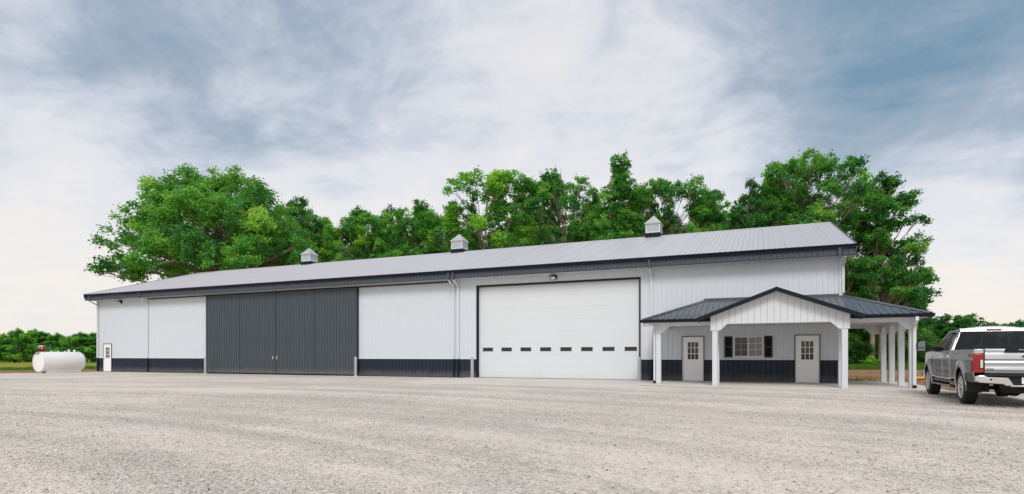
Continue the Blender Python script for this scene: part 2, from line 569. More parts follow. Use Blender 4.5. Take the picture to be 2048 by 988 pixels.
    tri = np.array([[0, 1, 4], [1, 2, 4], [2, 3, 4], [3, 0, 4], [1, 0, 5], [2, 1, 5], [3, 2, 5], [0, 3, 5]])
    fs = (tri[None] + (np.arange(N) * 6)[:, None, None]).reshape(-1, 3)
    tint = np.repeat(np.clip(RNG.normal(0.60, 0.23, N), 0, 1), 6)
    o = obj('gravel_stones', np_mesh('gravel_stones', vs, fs, 'gravel_stone', tint))
    tag(o, 'loose pale crushed stones scattered over the near gravel lot', 'gravel', kind='stuff')
    # concrete
    MB().box(-15.0, -4.53, -6.5, 0.10, -0.2, 0.010).build('concrete_apron', 'concrete', bevel=0.012)['kind'] = 'structure'
    MB().prism([(-4.52, -4.25), (5.93, -4.25), (5.93, 2.95), (3.22, 2.95), (3.22, -0.02), (-4.52, -0.02)], 'z', -0.25, 0.022).build('porch_slab', 'concrete', bevel=0.012)['kind'] = 'structure'


build_ground()

# ------------------------------------------------------------------ the barn
XL, XR = -47.15, 3.17
WIDE = 18.28
WTOP = 5.44
WAIN = 1.03
P = 0.9144


def rib_profile(x0, x1, origin, pitch=P / 4, h=0.019, b=0.034, tpx=0.013):
    """x and relief of a ribbed steel sheet between x0 and x1"""
    pts = [(x0, 0.0)]
    k0 = math.floor((x0 - origin) / pitch) - 1
    k1 = math.ceil((x1 - origin) / pitch) + 1
    for k in range(k0, k1 + 1):
        c = origin + k * pitch
        for dx, hh in ((-b, 0), (-tpx, h), (tpx, h), (b, 0)):
            x = c + dx
            if x0 + 1e-4 < x < x1 - 1e-4:
                pts.append((x, hh))
    def val(x):
        d = abs((x - origin + pitch / 2) % pitch - pitch / 2)
        return h if d < tpx else (h * (b - d) / (b - tpx) if d < b else 0.0)
    pts[0] = (x0, val(x0))
    pts.append((x1, val(x1)))
    return pts


PANEL_CACHE = {}


def rib_panel(name, parent, x0, x1, z0, z1, origin, mat, face='-y', at=0.0, z1b=None):
    rh = {'white_metal': 0.013, 'charcoal_door': 0.042, 'fascia_metal': 0.040}.get(mat, 0.030)
    """one sheet of ribbed steel standing in the wall plane; z1b = other top height for raked tops"""
    L = x1 - x0
    key = (round(L, 4), round(z1 - z0, 4), round((origin - x0) % (P / 4), 4), mat, None if z1b is None else round(z1b - z0, 4))
    me = PANEL_CACHE.get(key)
    if me is None:
        pts = rib_profile(0.0, L, origin - x0, h=rh)
        v, f = [], []
        for i, (x, hh) in enumerate(pts):
            top = z1 - z0 if z1b is None else (z1 - z0) + (z1b - z1) * x / L
            v += [(x, -hh, 0), (x, -hh, top)]
        n = len(pts)
        f = [(2 * i, 2 * i + 2, 2 * i + 3, 2 * i + 1) for i in range(n - 1)]
        # back sheet edge returns so that a panel has thickness
        o = len(v)
        v += [(0, 0.03, 0), (0, 0.03, z1 - z0), (L, 0.03, 0), (L, 0.03, (z1 if z1b is None else z1b) - z0)]
        f += [(o, 0, 1, o + 1), (2 * n - 2, o + 2, o + 3, 2 * n - 1), (o + 1, o + 3, o + 2, o)]
        me = bpy.data.meshes.new(name)
        me.from_pydata(v, [], f)
        me.materials.append(MATS[mat])
        PANEL_CACHE[key] = me
    if face == '-y':
        return obj(name, me, parent, (x0, at, z0))
    if face == '+y':
        return obj(name, me, parent, (x1, at, z0), (0, 0, math.pi))
    if face == '+x':   # x0..x1 is a y range, seen from +x
        return obj(name, me, parent, (at, x0, z0), (0, 0, math.pi / 2))
    if face == '-x':
        return obj(name, me, parent, (at, x1, z0), (0, 0, -math.pi / 2))


def wall_run(name, parent, a, b, z0, z1, mat, holes=(), face='-y', at=0.0, origin=None):
    """sheets 36 inches wide from a to b, cut round holes (hx0,hx1,hz0,hz1)"""
    origin = a if origin is None else origin
    edges = [a]
    x = a
    while x + P < b - 0.05:
        x += P
        edges.append(x)
    edges.append(b)
    for e0, e1 in zip(edges[:-1], edges[1:]):
        cuts = sorted({e0, e1} | {h for hh in holes for h in hh[:2] if e0 + 0.01 < h < e1 - 0.01})
        for c0, c1 in zip(cuts[:-1], cuts[1:]):
            m = (c0 + c1) / 2
            spans = [(z0, z1)]
            for hx0, hx1, hz0, hz1 in holes:
                if hx0 < m < hx1:
                    ns = []
                    for s0, s1 in spans:
                        if hz0 > s0 + 0.01: ns.append((s0, min(s1, hz0)))
                        if hz1 < s1 - 0.01: ns.append((max(s0, hz1), s1))
                    spans = ns
            for s0, s1 in spans:
                if s1 - s0 > 0.02:
                    rib_panel(name, parent, c0, c1, s0, s1, origin, mat, face, at)


barn = thing('barn', 'long white and charcoal metal barn with grey ribbed roof and front porch', 'barn')

# openings in the front wall
OD = (-14.30, -5.50, 0.0, 4.97)                   # overhead door
SL = (-35.07, -22.34)                            # sliding doors
WALK = [(-46.41, -45.41), (-3.49, -2.47), (1.33, 2.34)]
WIN = (-1.21, 0.08, 1.13, 2.12)
holes = [OD, (SL[0], SL[1], 0, WTOP - 0.1), WIN] + [(a, b, 0, 2.12) for a, b in WALK]
front = part('front_wall', barn)
wall_run('wall_panel', front, XL, XR, WAIN, WTOP, 'white_metal', holes)
wall_run('wainscot_panel', front, XL, XR, 0.0, WAIN - 0.012, 'charcoal_metal', holes)
for a, b in [(XL, WALK[0][0]), (WALK[0][1], SL[0]), (SL[1], OD[0] - 0.08), (OD[1] + 0.08, WALK[1][0]), (WALK[1][1], WALK[2][0]), (WALK[2][1], XR)]:
    MB().box(a, b, -0.038, 0.0, WAIN - 0.010, WAIN + 0.022).build('wainscot_cap', 'white_trim', front)
    MB().box(a, b, -0.030, 0.0, -0.12, 0.02).build('base_trim', 'navy_trim', front)

right_wall = part('end_wall', barn)
left_wall = part('end_wall', barn)
rear = part('rear_wall', barn)
RISE = 0.30


def end_wall(par, face, at):
    y = 0.0
    while y < WIDE - 0.01:
        y2 = min(y + WIDE / 20, WIDE)
        def top(q): return WTOP + RISE * (WIDE / 2 - abs(q - WIDE / 2)) + 0.1
        L = y2 - y
        za, zb = top(y), top(y2)
        if face == '-x': za, zb = zb, za
        rib_panel('wall_panel', par, y, y2, WAIN, za, y, 'white_metal', face, at, zb)
        rib_panel('wainscot_panel', par, y, y2, 0, WAIN - 0.012, y, 'charcoal_metal', face, at)
        y = y2


end_wall(right_wall, '+x', XR)
end_wall(left_wall, '-x', XL)
wall_run('wall_panel', rear, XL, XR, WAIN, WTOP, 'white_metal', (), '+y', WIDE)
wall_run('wainscot_panel', rear, XL, XR, 0, WAIN - 0.012, 'charcoal_metal', (), '+y', WIDE)
for x in (XL, XR):
    for y in (0.0, WIDE):
        sx = -1 if x == XL else 1
        sy = -1 if y == 0 else 1
        m = MB()
        m.prism([(x + sx * 0.045, y + sy * 0.045), (x - sx * 0.11, y + sy * 0.045), (x - sx * 0.11, y + sy * 0.0), (x, y), (x, y - sy * 0.11), (x + sx * 0.045, y - sy * 0.11)], 'z', WAIN, WTOP)
        m.build('corner_trim', 'white_trim', front if y == 0 else rear)
        m = MB()
        m.prism([(x + sx * 0.043, y + sy * 0.043), (x - sx * 0.11, y + sy * 0.043), (x - sx * 0.11, y + sy * 0.0), (x, y), (x, y - sy * 0.11), (x + sx * 0.043, y - sy * 0.11)], 'z', 0, WAIN)
        m.build('corner_trim', 'navy_trim', front if y == 0 else rear)
# steel frame seen through nothing: a dark floor slab keeps the inside closed
MB().box(XL + 0.05, XR - 0.05, 0.35, WIDE - 0.1, -0.15, 0.0).build('floor_slab', 'concrete', barn)

# --- roof
EY = -0.66            # drip edge
EZ = 5.885
RY = WIDE / 2
RZ = EZ + RISE * (RY - EY)
RX0, RX1 = -47.62, 3.62
slope_len = math.hypot(RY - EY, RZ - EZ)
ang = math.atan2(RZ - EZ, RY - EY)
roof = part('roof', barn)


def roof_panel_mesh(name, w, L, mat, h=0.020, pitch=P / 4):
    pts = [(0, 0.0)]
    for k in range(int(round(w / pitch))):
        c = (k + 0.5) * pitch
        hh = h if k else h * 1.35
        pts += [(c - 0.034, 0), (c - 0.013, hh), (c + 0.013, hh), (c + 0.034, 0)]
    pts.append((w, 0.0))
    v, f = [], []
    for x, hh in pts:
        v += [(x, 0, hh), (x, L, hh)]
    n = len(pts)
    f = [(2 * i, 2 * i + 2, 2 * i + 3, 2 * i + 1) for i in range(n - 1)]
    o = len(v)
    v += [(0, 0, -0.03), (w, 0, -0.03), (0, L, -0.03), (w, L, -0.03)]
    f += [(o, o + 1, 2 * n - 2, 0)]
    f += [(o, o + 2, o + 3, o + 1)]
    me = bpy.data.meshes.new(name)
    me.from_pydata(v, [], f)
    me.materials.append(MATS[mat])
    return me


nrf = 56
pw = (RX1 - RX0) / nrf
rpm = roof_panel_mesh('roof_panel', pw, slope_len, 'roof_metal_sheen', pitch=pw / 4)
for k in range(nrf):
    obj('roof_panel', rpm, roof, (RX0 + k * pw, EY, EZ + RNG.uniform(-0.002, 0.002)), (ang + RNG.uniform(-0.0006, 0.0006), 0, RNG.uniform(-0.0004, 0.0004)))
    obj('roof_panel', rpm, roof, (RX0 + (k + 1) * pw, WIDE - EY, EZ), (ang, 0, math.pi))
m = MB()
for s in (-1, 1):
    pass
m.prism([(RY - 0.22, RZ - 0.066 + 0.026), (RY, RZ + 0.035), (RY + 0.22, RZ - 0.04), (RY + 0.22, RZ - 0.06), (RY, RZ + 0.01), (RY - 0.22, RZ - 0.06)], 'x', RX0 - 0.02, RX1 + 0.02)
m.build('ridge_cap', 'roof_metal_sheen', roof)
for x, s in ((RX0, -1), (RX1, 1)):
    m = MB()
    m.prism([(EY - 0.05, EZ + 0.03), (RY, RZ + 0.055), (WIDE - EY + 0.05, EZ + 0.03), (WIDE - EY + 0.05, EZ - 0.30), (WIDE + 0.3, EZ - 0.30), (RY, RZ - 0.22), (-0.3, EZ - 0.30), (EY - 0.05, EZ - 0.30)], 'x', x - 0.01, x + 0.02 if s > 0 else x + 0.01)
    m.build('rake_trim', 'fascia_metal', roof)
# soffit, fascia, gutter (front and rear)
soffit = MB().box(RX0 + 0.02, RX1 - 0.02, -0.60, 0.0, WTOP - 0.004, WTOP + 0.012).build('soffit', 'white_trim', barn)
MB().box(RX0 + 0.02, RX1 - 0.02, WIDE, WIDE + 0.60, WTOP - 0.004, WTOP + 0.012).build('soffit', 'white_trim', barn)
for x0, x1 in ((RX0 + 0.02, XL), (XR, RX1 - 0.02)):
    m = MB()
    m.prism([(0, WTOP + 0.1), (RY, WTOP + 0.1 + RISE * RY), (WIDE, WTOP + 0.1), (WIDE, WTOP + 0.085), (RY, WTOP + 0.085 + RISE * RY), (0, WTOP + 0.085)], 'x', x0, x1)
    m.build('soffit', 'white_trim', barn)
fascia = part('fascia', barn)
x = RX0
while x < RX1 - 0.01:
    x2 = min(x + P, RX1)
    rib_panel('fascia_panel', fascia, x, x2, WTOP - 0.02, 5.735, RX0, 'fascia_metal', '-y', -0.60)
    rib_panel('fascia_panel', fascia, x, x2, WTOP - 0.02, 5.735, RX0, 'fascia_metal', '+y', WIDE + 0.60)
    x = x2


def gutter(parent, x0, x1, yb, zt, s=-1, w=0.125, h=0.145, name='gutter'):
    m = MB()
    y = yb
    prof = [(y, zt), (y, zt - h), (y + s * w * 0.62, zt - h), (y + s * w * 0.72, zt - h * 0.55), (y + s * w, zt - h * 0.28), (y + s * w, zt),
            (y + s * (w - 0.012), zt), (y + s * (w - 0.012), zt - 0.05), (y + s * w * 0.5, zt - 0.06), (y + s * 0.012, zt - 0.06), (y + s * 0.012, zt)]
    m.prism(prof, 'x', x0, x1)
    return m.build(name, 'navy_trim', parent)


gutter(barn, RX0 - 0.02, RX1 + 0.02, -0.624, 5.88)
gutter(barn, RX0 - 0.02, RX1 + 0.02, WIDE + 0.624, 5.88, 1)

# --- downspouts


def downspout(x, z_split=WAIN, top=True, zbot=0.03):
    d = part('downspout', barn)
    w, t = 0.05, 0.04
    MB().box(x - w, x + w, -0.715, -0.632, WTOP - 0.10, 5.75).build('outlet', 'fascia_metal', d)
    m = MB()
    a = Vector((0, -0.675, WTOP - 0.09)); b = Vector((0, -0.075, WTOP - 0.33))
    m.prism([(-0.715, WTOP - 0.10), (-0.632, WTOP - 0.07), (-0.022, WTOP - 0.33), (-0.022, WTOP - 0.46), (-0.105, WTOP - 0.46), (-0.105, WTOP - 0.39)], 'x', x - w * 0.96, x + w * 0.96)
    m.build('elbow', 'white_trim', d)
    MB().box(x - w, x + w, -0.104, -0.023, z_split, WTOP - 0.44).build('pipe', 'white_trim', d, bevel=0.012)
    MB().box(x - w, x + w, -0.103, -0.024, zbot, z_split).build('pipe', 'navy_trim', d, bevel=0.012)
    for z in (WTOP - 0.9, 2.9):
        MB().box(x - w - 0.02, x + w + 0.02, -0.108, -0.019, z, z + 0.03).build('strap', 'white_trim', d)


for x in (XL + 0.16, -41.27, -15.78, -15.50, -4.90, XR - 0.16):
    if x > XR - 0.5:
        # the one above the porch roof stops on it
        d = part('downspout', barn)
        MB().box(x - 0.05, x + 0.05, -0.715, -0.632, WTOP - 0.10, 5.75).build('outlet', 'fascia_metal', d)
        m = MB()
        m.prism([(-0.715, WTOP - 0.10), (-0.632, WTOP - 0.07), (-0.022, WTOP - 0.33), (-0.022, WTOP - 0.46), (-0.105, WTOP - 0.46), (-0.105, WTOP - 0.39)], 'x', x + 0.15, x + 0.25)
        m.build('elbow', 'white_trim', d)
        MB().box(x + 0.148, x + 0.252, -0.104, -0.049, 3.90, WTOP - 0.44).build('pipe', 'white_trim', d, bevel=0.012)
    else:
        downspout(x)

# --- wall lights


def wall_light(x, z):
    l = part('wall_light', barn)
    m = MB().prism([(0, 0.10), (-0.10, 0.10), (-0.22, 0.03), (-0.22, -0.02), (-0.03, -0.12), (0, -0.12)], 'x', x - 0.17, x + 0.17)
    m.build('housing', 'black_paint', l, (0, -0.022, z), bevel=0.01)
    MB().prism([(-0.226, 0.0), (-0.224, -0.028), (-0.06, -0.117), (-0.05, -0.108)], 'x', x - 0.12, x + 0.12).build('lens', 'lamp_lens', l, (0, -0.024, z))
    MB().box(x - 0.04, x + 0.04, -0.02, 0.0, z - 0.14, z + 0.12).build('bracket', 'black_paint', l)


wall_light(-9.90, 5.27)
wall_light(-44.35, 5.25)

# --- overhead sectional door
od = part('overhead_door', barn)
x0, x1, _, zt = OD
MB().box(x0 - 0.09, x0, -0.036, 0.20, 0.0, zt + 0.09).build('jamb', 'navy_trim', od)
MB().box(x1, x1 + 0.07, -0.036, 0.20, 0.0, zt + 0.09).build('jamb', 'navy_trim', od)
MB().box(x0, x1, -0.034, 0.20, zt, zt + 0.088).build('head_trim', 'navy_trim', od)
ns = 8
sh = zt / ns
wxs = [-14.07 + 1.117 * k for k in range(8)]
WZ0, WZ1 = 1.44, 1.655
for k in range(ns):
    z0, z1 = k * sh + 0.0015, (k + 1) * sh - 0.0015
    if not (z0 < WZ0 < z1):
        MB().box(x0 + 0.002, x1 - 0.002, 0.135, 0.185, z0 if k else 0.03, z1).build('door_section', 'door_white', od)
    else:
        m = MB()
        m.box(x0 + 0.002, x1 - 0.002, 0.135, 0.185, z0, WZ0)
        m.box(x0 + 0.002, x1 - 0.002, 0.135, 0.185, WZ1, z1)
        px = x0 + 0.002
        for w in wxs:
            m.box(px, w, 0.135, 0.185, WZ0, WZ1)
            px = w + 0.62
        m.box(px, x1 - 0.002, 0.135, 0.185, WZ0, WZ1)
        m.build('door_section', 'door_white', od)
MB().box(x0, x1, 0.14, 0.18, 0.006, 0.03).build('bottom_seal', 'rubber', od)
MB().box(x0, x1, 0.150, 0.170, 0.03, zt).build('joint_strip', 'joint_grey', od)
for w in wxs:
    MB().box(w, w + 0.62, 0.1405, 0.149, WZ0, WZ1).build('pane', 'glass_dark', od)
    m = MB()
    t = 0.022
    m.box(w - t, w + 0.62 + t, 0.126, 0.138, WZ0 - t, WZ0 + 0.004); m.box(w - t, w + 0.62 + t, 0.126, 0.138, WZ1 - 0.004, WZ1 + t)
    m.box(w - t, w + 0.004, 0.126, 0.138, WZ0, WZ1); m.box(w + 0.616, w + 0.62 + t, 0.126, 0.138, WZ0, WZ1)
    m.build('window_frame', 'door_white', od)

# --- sliding doors and their track
trk = part('door_track', barn)
MB().box(-41.2, -15.85, -0.34, -0.002, 5.375, WTOP - 0.006).build('track_cover', 'track_grey', trk)
MB().box(-41.2, -15.85, -0.16, -0.03, 5.31, 5.373).build('track_shadow', 'dark_gap', trk)  # black strip painted in as the shadow under the track cover
MB().box(SL[0] - 0.05, SL[1] + 0.05, 0.02, 0.06, 0.0, 5.4).build('opening_backing', 'dark_gap', trk)
mid = -28.78
for a, b, hx in ((SL[0], mid - 0.006, mid - 0.16), (mid + 0.006, SL[1], mid + 0.16)):
    sdoor = part('sliding_door', barn)
    n = 7
    w = (b - a) / n
    for k in range(n):
        rib_panel('door_panel', sdoor, a + k * w, a + (k + 1) * w, 0.06, 5.30, a + w / 8, 'charcoal_door', '-y', -0.20)
    MB().box(a, b, -0.17, -0.06, 0.05, 5.30).build('door_frame', 'charcoal_metal', sdoor)
    MB().box(a, b, -0.222, -0.14, 0.035, 0.075).build('bottom_rail', 'navy_trim', sdoor)
    for xx in (a, (a + b) / 2 - 0.008, b - 0.016):
        MB().box(xx, xx + 0.016, -0.226, -0.175, 0.075, 5.30).build('seam_trim', 'charcoal_door', sdoor)
    m = MB().lathe([(0.0, -0.02), (0.055, -0.02), (0.06, 0.0), (0.05, 0.02), (0.0, 0.02)], 'y', 20)
    h = m.build('handle', 'chrome', sdoor, (hx, -0.235, 1.08), smooth=True)
    h.scale = (0.95, 1, 2.1)

# --- walk doors


def walk_door(a, b, knob_left=True, panel=False):
    d = part('walk_door', barn)
    z1 = 2.10
    MB().box(a, a + 0.035, -0.045, 0.06, 0.0, z1 + 0.035).build('door_trim', 'black_paint', d)
    MB().box(b - 0.035, b, -0.045, 0.06, 0.0, z1 + 0.035).build('door_trim', 'black_paint', d)
    MB().box(a + 0.035, b - 0.035, -0.044, 0.06, z1, z1 + 0.034).build('door_trim', 'black_paint', d)
    m = MB()
    m.box(a + 0.036, a + 0.075, -0.03, 0.06, 0.01, z1); m.box(b - 0.075, b - 0.036, -0.03, 0.06, 0.01, z1); m.box(a + 0.075, b - 0.075, -0.03, 0.06, z1 - 0.04, z1)
    m.build('door_frame', 'door_white_lifted', d)
    la, lb = a + 0.080, b - 0.080
    gw = 0.50
    c = (la + lb) / 2
    g0, g1, h0, h1 = c - gw / 2, c + gw / 2, 1.03, 1.86
    m = MB()
    m.box(la, g0, -0.005, 0.04, 0.035, z1 - 0.045); m.box(g1, lb, -0.005, 0.04, 0.035, z1 - 0.045)
    m.box(g0, g1, -0.005, 0.04, 0.035, h0); m.box(g0, g1, -0.005, 0.04, h1, z1 - 0.045)
    m.build('leaf', 'door_white_lifted', d)
    for i in range(2):
        x = g0 + 0.02 + i * (gw / 2)
        MB().box(x, x + gw / 2 - 0.04, -0.010, -0.004, 0.22, 0.86).build('raised_panel', 'door_white_lifted', d, bevel=0.004)
    pw, ph = gw / 3, (h1 - h0) / 3
    m = MB()
    t = 0.013
    for i in range(4):
        x = g0 + i * pw
        m.box(x - t, x + t, -0.016, 0.0, h0 - t, h1 + t)
    for j in range(4):
        zz = h0 + j * ph
        m.box(g0 - t, g1 + t, -0.018, -0.002, zz - t, zz + t)
    m.build('glazing_bar', 'door_white_lifted', d)
    for i in range(3):
        for j in range(3):
            o = MB().box(g0 + i * pw, g0 + (i + 1) * pw, 0.006, 0.014, h0 + j * ph, h0 + (j + 1) * ph).build('pane', 'glass_dark', d)
    kx = la + 0.06 if knob_left else lb - 0.06
    MB().lathe([(0.0, -0.07), (0.026, -0.066), (0.03, -0.05), (0.012, -0.035), (0.012, -0.01), (0.03, -0.008), (0.03, 0.0)], 'y', 14).build('knob', 'chrome', d, (kx, -0.005, 0.98), smooth=True)
    MB().box(a + 0.04, b - 0.04, -0.06, 0.05, 0.0, 0.03).build('threshold', 'track_grey', d)


for a, b in WALK:
    walk_door(a, b)

# --- porch window with shutters
win = part('window', barn)
a, b, z0, z1 = WIN
m = MB()
t = 0.075
m.box(a, b, -0.045, 0.05, z0, z0 + t); m.box(a, b, -0.045, 0.05, z1 - t, z1)
m.box(a, a + t, -0.044, 0.05, z0 + t, z1 - t); m.box(b - t, b, -0.044, 0.05, z0 + t, z1 - t)
m.build('frame', 'white_trim', win)
c = (a + b) / 2
MB().box(c - 0.035, c + 0.035, -0.040, 0.05, z0 + t, z1 - t).build('meeting_stile', 'white_trim', win)
MB().box(a - 0.02, b + 0.02, -0.06, 0.0, z0 - 0.03, z0 - 0.002).build('sill', 'white_trim', win)
for g0, g1, mt, dark in ((a + t, c - 0.035, 'glass_dark', True), (c + 0.035, b - t, 'glass_grey', False)):
    y = 0.012 if dark else 0.0
    for i in range(2):
        for j in range(3):
            w = (g1 - g0) / 2; h = (z1 - z0 - 2 * t) / 3
            MB().box(g0 + i * w, g0 + (i + 1) * w, y, y + 0.01, z0 + t + j * h, z0 + t + (j + 1) * h).build('pane', mt, win)
    m = MB()
    tt = 0.010
    m.box((g0 + g1) / 2 - tt, (g0 + g1) / 2 + tt, y - 0.012, y - 0.002, z0 + t, z1 - t)
    for j in (1, 2):
        zz = z0 + t + j * (z1 - z0 - 2 * t) / 3
        m.box(g0, g1, y - 0.014, y - 0.004, zz - tt, zz + tt)
    m.build('glazing_bar', 'track_grey' if dark else 'white_trim', win)
for s0, s1 in ((-1.585, -1.235), (0.105, 0.445)):
    sh_ = part('shutter', barn)
    m = MB()
    zz0, zz1 = 1.13, 2.10
    m.box(s0, s0 + 0.05, -0.055, -0.02, zz0, zz1); m.box(s1 - 0.05, s1, -0.055, -0.02, zz0, zz1)
    for z in (zz0, (zz0 + zz1) / 2 - 0.03, zz1 - 0.06):
        m.box(s0 + 0.05, s1 - 0.05, -0.054, -0.02, z, z + 0.06)
    m.build('shutter_frame', 'black_paint', sh_)
    nsl = 22
    for k in range(nsl):
        z = zz0 + 0.06 + k * (zz1 - zz0 - 0.12) / nsl
        if abs(z - (zz0 + zz1) / 2) < 0.035: continue
        MB().prism([(-0.05, z), (-0.046, z), (-0.024, z + 0.036), (-0.028, z + 0.036)], 'x', s0 + 0.05, s1 - 0.05).build('slat', 'black_paint', sh_)
    MB().box(s0 + 0.04, s1 - 0.04, -0.0225, -0.0205, zz0 + 0.02, zz1 - 0.02).build('backing', 'black_paint', sh_)

# --- cupolas
for cx in (-34.55, -20.40, -6.33):
    cu = part('cupola', barn)
    hw = 0.45
    zb = RZ - RISE * hw
    MB().box(cx - hw - 0.02, cx + hw + 0.02, RY - hw - 0.02, RY + hw + 0.02, zb - 0.12, RZ + 0.16).build('cupola_base', 'navy_trim', cu)
    z0, z1 = RZ + 0.16, RZ + 0.73
    m = MB()
    t = 0.07
    for sx in (-1, 1):
        for sy in (-1, 1):
            xx = cx + sx * (hw - t / 2); yy = RY + sy * (hw - t / 2)
            m.box(xx - t / 2, xx + t / 2, yy - t / 2, yy + t / 2, z0, z1)
    for zz in (z0, z1 - 0.07):
        m.box(cx - hw + t, cx + hw - t, RY - hw + 0.004, RY - hw + t, zz, zz + 0.07); m.box(cx - hw + t, cx + hw - t, RY + hw - t, RY + hw - 0.004, zz, zz + 0.07)
        m.box(cx - hw + 0.004, cx - hw + t, RY - hw + t, RY + hw - t, zz, zz + 0.07); m.box(cx + hw - t, cx + hw - 0.004, RY - hw + t, RY + hw - t, zz, zz + 0.07)
    m.build('cupola_frame', 'white_trim', cu)
    MB().box(cx - hw + 0.040, cx + hw - 0.040, RY - hw + 0.040, RY + hw - 0.040, z0, z1).build('cupola_core', 'white_trim', cu)
    for k in range(7):
        z = z0 + 0.075 + k * 0.06
        m = MB()
        for sy in (-1, 1):
            q = RY + sy * hw
            m.prism([(q - sy * 0.008, z), (q - sy * 0.008, z + 0.012), (q - sy * 0.075, z + 0.055), (q - sy * 0.075, z + 0.043)], 'x', cx - hw + t, cx + hw - t)
            q = cx + sy * hw
            m.prism([(q - sy * 0.008, z), (q - sy * 0.008, z + 0.012), (q - sy * 0.075, z + 0.055), (q - sy * 0.075, z + 0.043)], 'y', RY - hw + t, RY + hw - t)
        m.build('louvre', 'white_trim', cu)
    e = hw + 0.075
    m = MB()
    v = [(cx - e, RY - e, z1), (cx + e, RY - e, z1), (cx + e, RY + e, z1), (cx - e, RY + e, z1)]
    v += [(p[0], p[1], z1 + 0.035) for p in v]
    v += [(cx - 0.03, RY - 0.03, z1 + 0.58), (cx + 0.03, RY - 0.03, z1 + 0.58), (cx + 0.03, RY + 0.03, z1 + 0.58), (cx - 0.03, RY + 0.03, z1 + 0.58)]
    f = [(0, 3, 2, 1), (8, 9, 10, 11)]
    for i in range(4):
        j = (i + 1) % 4
        f += [(i, j, j + 4, i + 4), (i + 4, j + 4, j + 8, i + 8)]
    m.add(v, f)
    m.build('cupola_roof', 'track_grey', cu)
    MB().tube([(cx, RY, z1 + 0.56), (cx, RY, z1 + 0.70), (cx, RY, z1 + 1.0)], [0.022, 0.012, 0.005], 6).build('finial', 'navy_trim', cu)

# --- porch
PY = -3.08        # post row
GY = -4.05        # portico posts
EYP = -3.58       # porch eave
EZP = 2.735
WZ = 3.79
LX, RXP = -4.64, 5.55
porch = part('porch_roof', barn)


def sheet_quad(name, parent, poly, mat, ribdir, pitch=P / 4 * 1.02, h=0.034):
    """a roof plane cut into 0.23 m strips with a rib on each joint: poly = eave a, eave b, top b, top a (3-D)"""
    A, B, C_, D_ = [Vector(p) for p in poly]
    e = (B - A)
    L = e.length
    e.normalize()
    nrm = (B - A).cross(D_ - A if (D_ - A).length > 1e-3 else C_ - A).normalized()
    if nrm.z < 0: nrm.flip() if hasattr(nrm, 'flip') else None
    if nrm.z < 0: nrm = -nrm
    up = nrm.cross(e)
    if up.z < 0: up = -up
    # plane coordinates
    def uv(p): q = Vector(p) - A; return q.dot(e), q.dot(up)
    pu = [uv(p) for p in (A, B, C_, D_)]
    def span(u):
        vs = []
        for i in range(4):
            (u0, v0), (u1, v1) = pu[i], pu[(i + 1) % 4]
            if abs(u1 - u0) < 1e-6: continue
            s = (u - u0) / (u1 - u0)
            if -1e-6 <= s <= 1 + 1e-6: vs.append(v0 + s * (v1 - v0))
        return (min(vs), max(vs)) if len(vs) > 1 else (0, 0)
    us = sorted(set([p[0] for p in pu]))
    n = max(1, int(round((us[-1] - us[0]) / (pitch * 4))))
    W = (us[-1] - us[0]) / n
    for k in range(n):
        ua, ub = us[0] + k * W, us[0] + (k + 1) * W
        m = MB()
        brk = sorted({ua, ub} | {q for q in us if ua < q < ub} | {ua + W * (j + 0.5) / 4 + dx for j in range(4) for dx in (-0.03, -0.012, 0.012, 0.03)})
        def rh(u):
            r = (u - ua) % (W / 4) - W / 8
            d = abs(r)
            return h if d < 0.0121 else (h * (0.03 - d) / 0.018 if d < 0.03 else 0.0)
        V, F = [], []
        for u in brk:
            lo, hi = span(u)
            for vv in (lo, hi):
                V.append(A + e * u + up * vv + nrm * rh(u))
        lo0, hi0 = span(ua); lo1, hi1 = span(ub)
        for i in range(len(brk) - 1):
            F.append((2 * i, 2 * i + 2, 2 * i + 3, 2 * i + 1))
        m.add(V, F)
        me = bpy.data.meshes.new(name)
        me.from_pydata([tuple(v) for v in m.v], [], m.f)
        me.materials.append(MATS[mat])
        obj(name, me, parent)


HL, HR = -1.79 - 0.6, XR          # where the hips meet the wall
YB = 2.72                          # rear eave end of the side porch
sheet_quad('porch_roof_panel', porch, [(LX, EYP, EZP), (RXP, EYP, EZP), (HR, 0.0, WZ), (HL, 0.0, WZ)], 'porch_roof_metal', None)
sheet_quad('porch_roof_panel', porch, [(RXP, EYP, EZP), (RXP, YB, EZP), (HR, YB, WZ), (HR, 0.0, WZ)], 'porch_roof_metal', None)
sheet_quad('porch_roof_panel', porch, [(LX, 0.0, EZP), (LX, EYP, EZP), (HL, 0.0, WZ), (HL, 0.0, WZ)], 'porch_roof_metal', None)


def cap(name, parent, a, b, w=0.11, mat='porch_roof_metal'):
    a, b = Vector(a), Vector(b)
    d = (b - a).normalized()
    s = d.cross(Vector((0, 0, 1))).normalized() * w
    u = Vector((0, 0, 0.034))
    lo = Vector((0, 0, 0.004))
    v = [a - s + lo - Vector((0, 0, .02)), a + u, a + s + lo - Vector((0, 0, .02)), b - s + lo - Vector((0, 0, .02)), b + u, b + s + lo - Vector((0, 0, .02))]
    v2 = [p - Vector((0, 0, 0.02)) for p in v]
    MB().add(v + v2, [(0, 1, 4, 3), (1, 2, 5, 4), (6, 9, 10, 7), (7, 10, 11, 8), (0, 6, 7, 1), (1, 7, 8, 2), (3, 4, 10, 9), (4, 5, 11, 10), (0, 3, 9, 6), (2, 8, 11, 5)]).build(name, mat, parent)


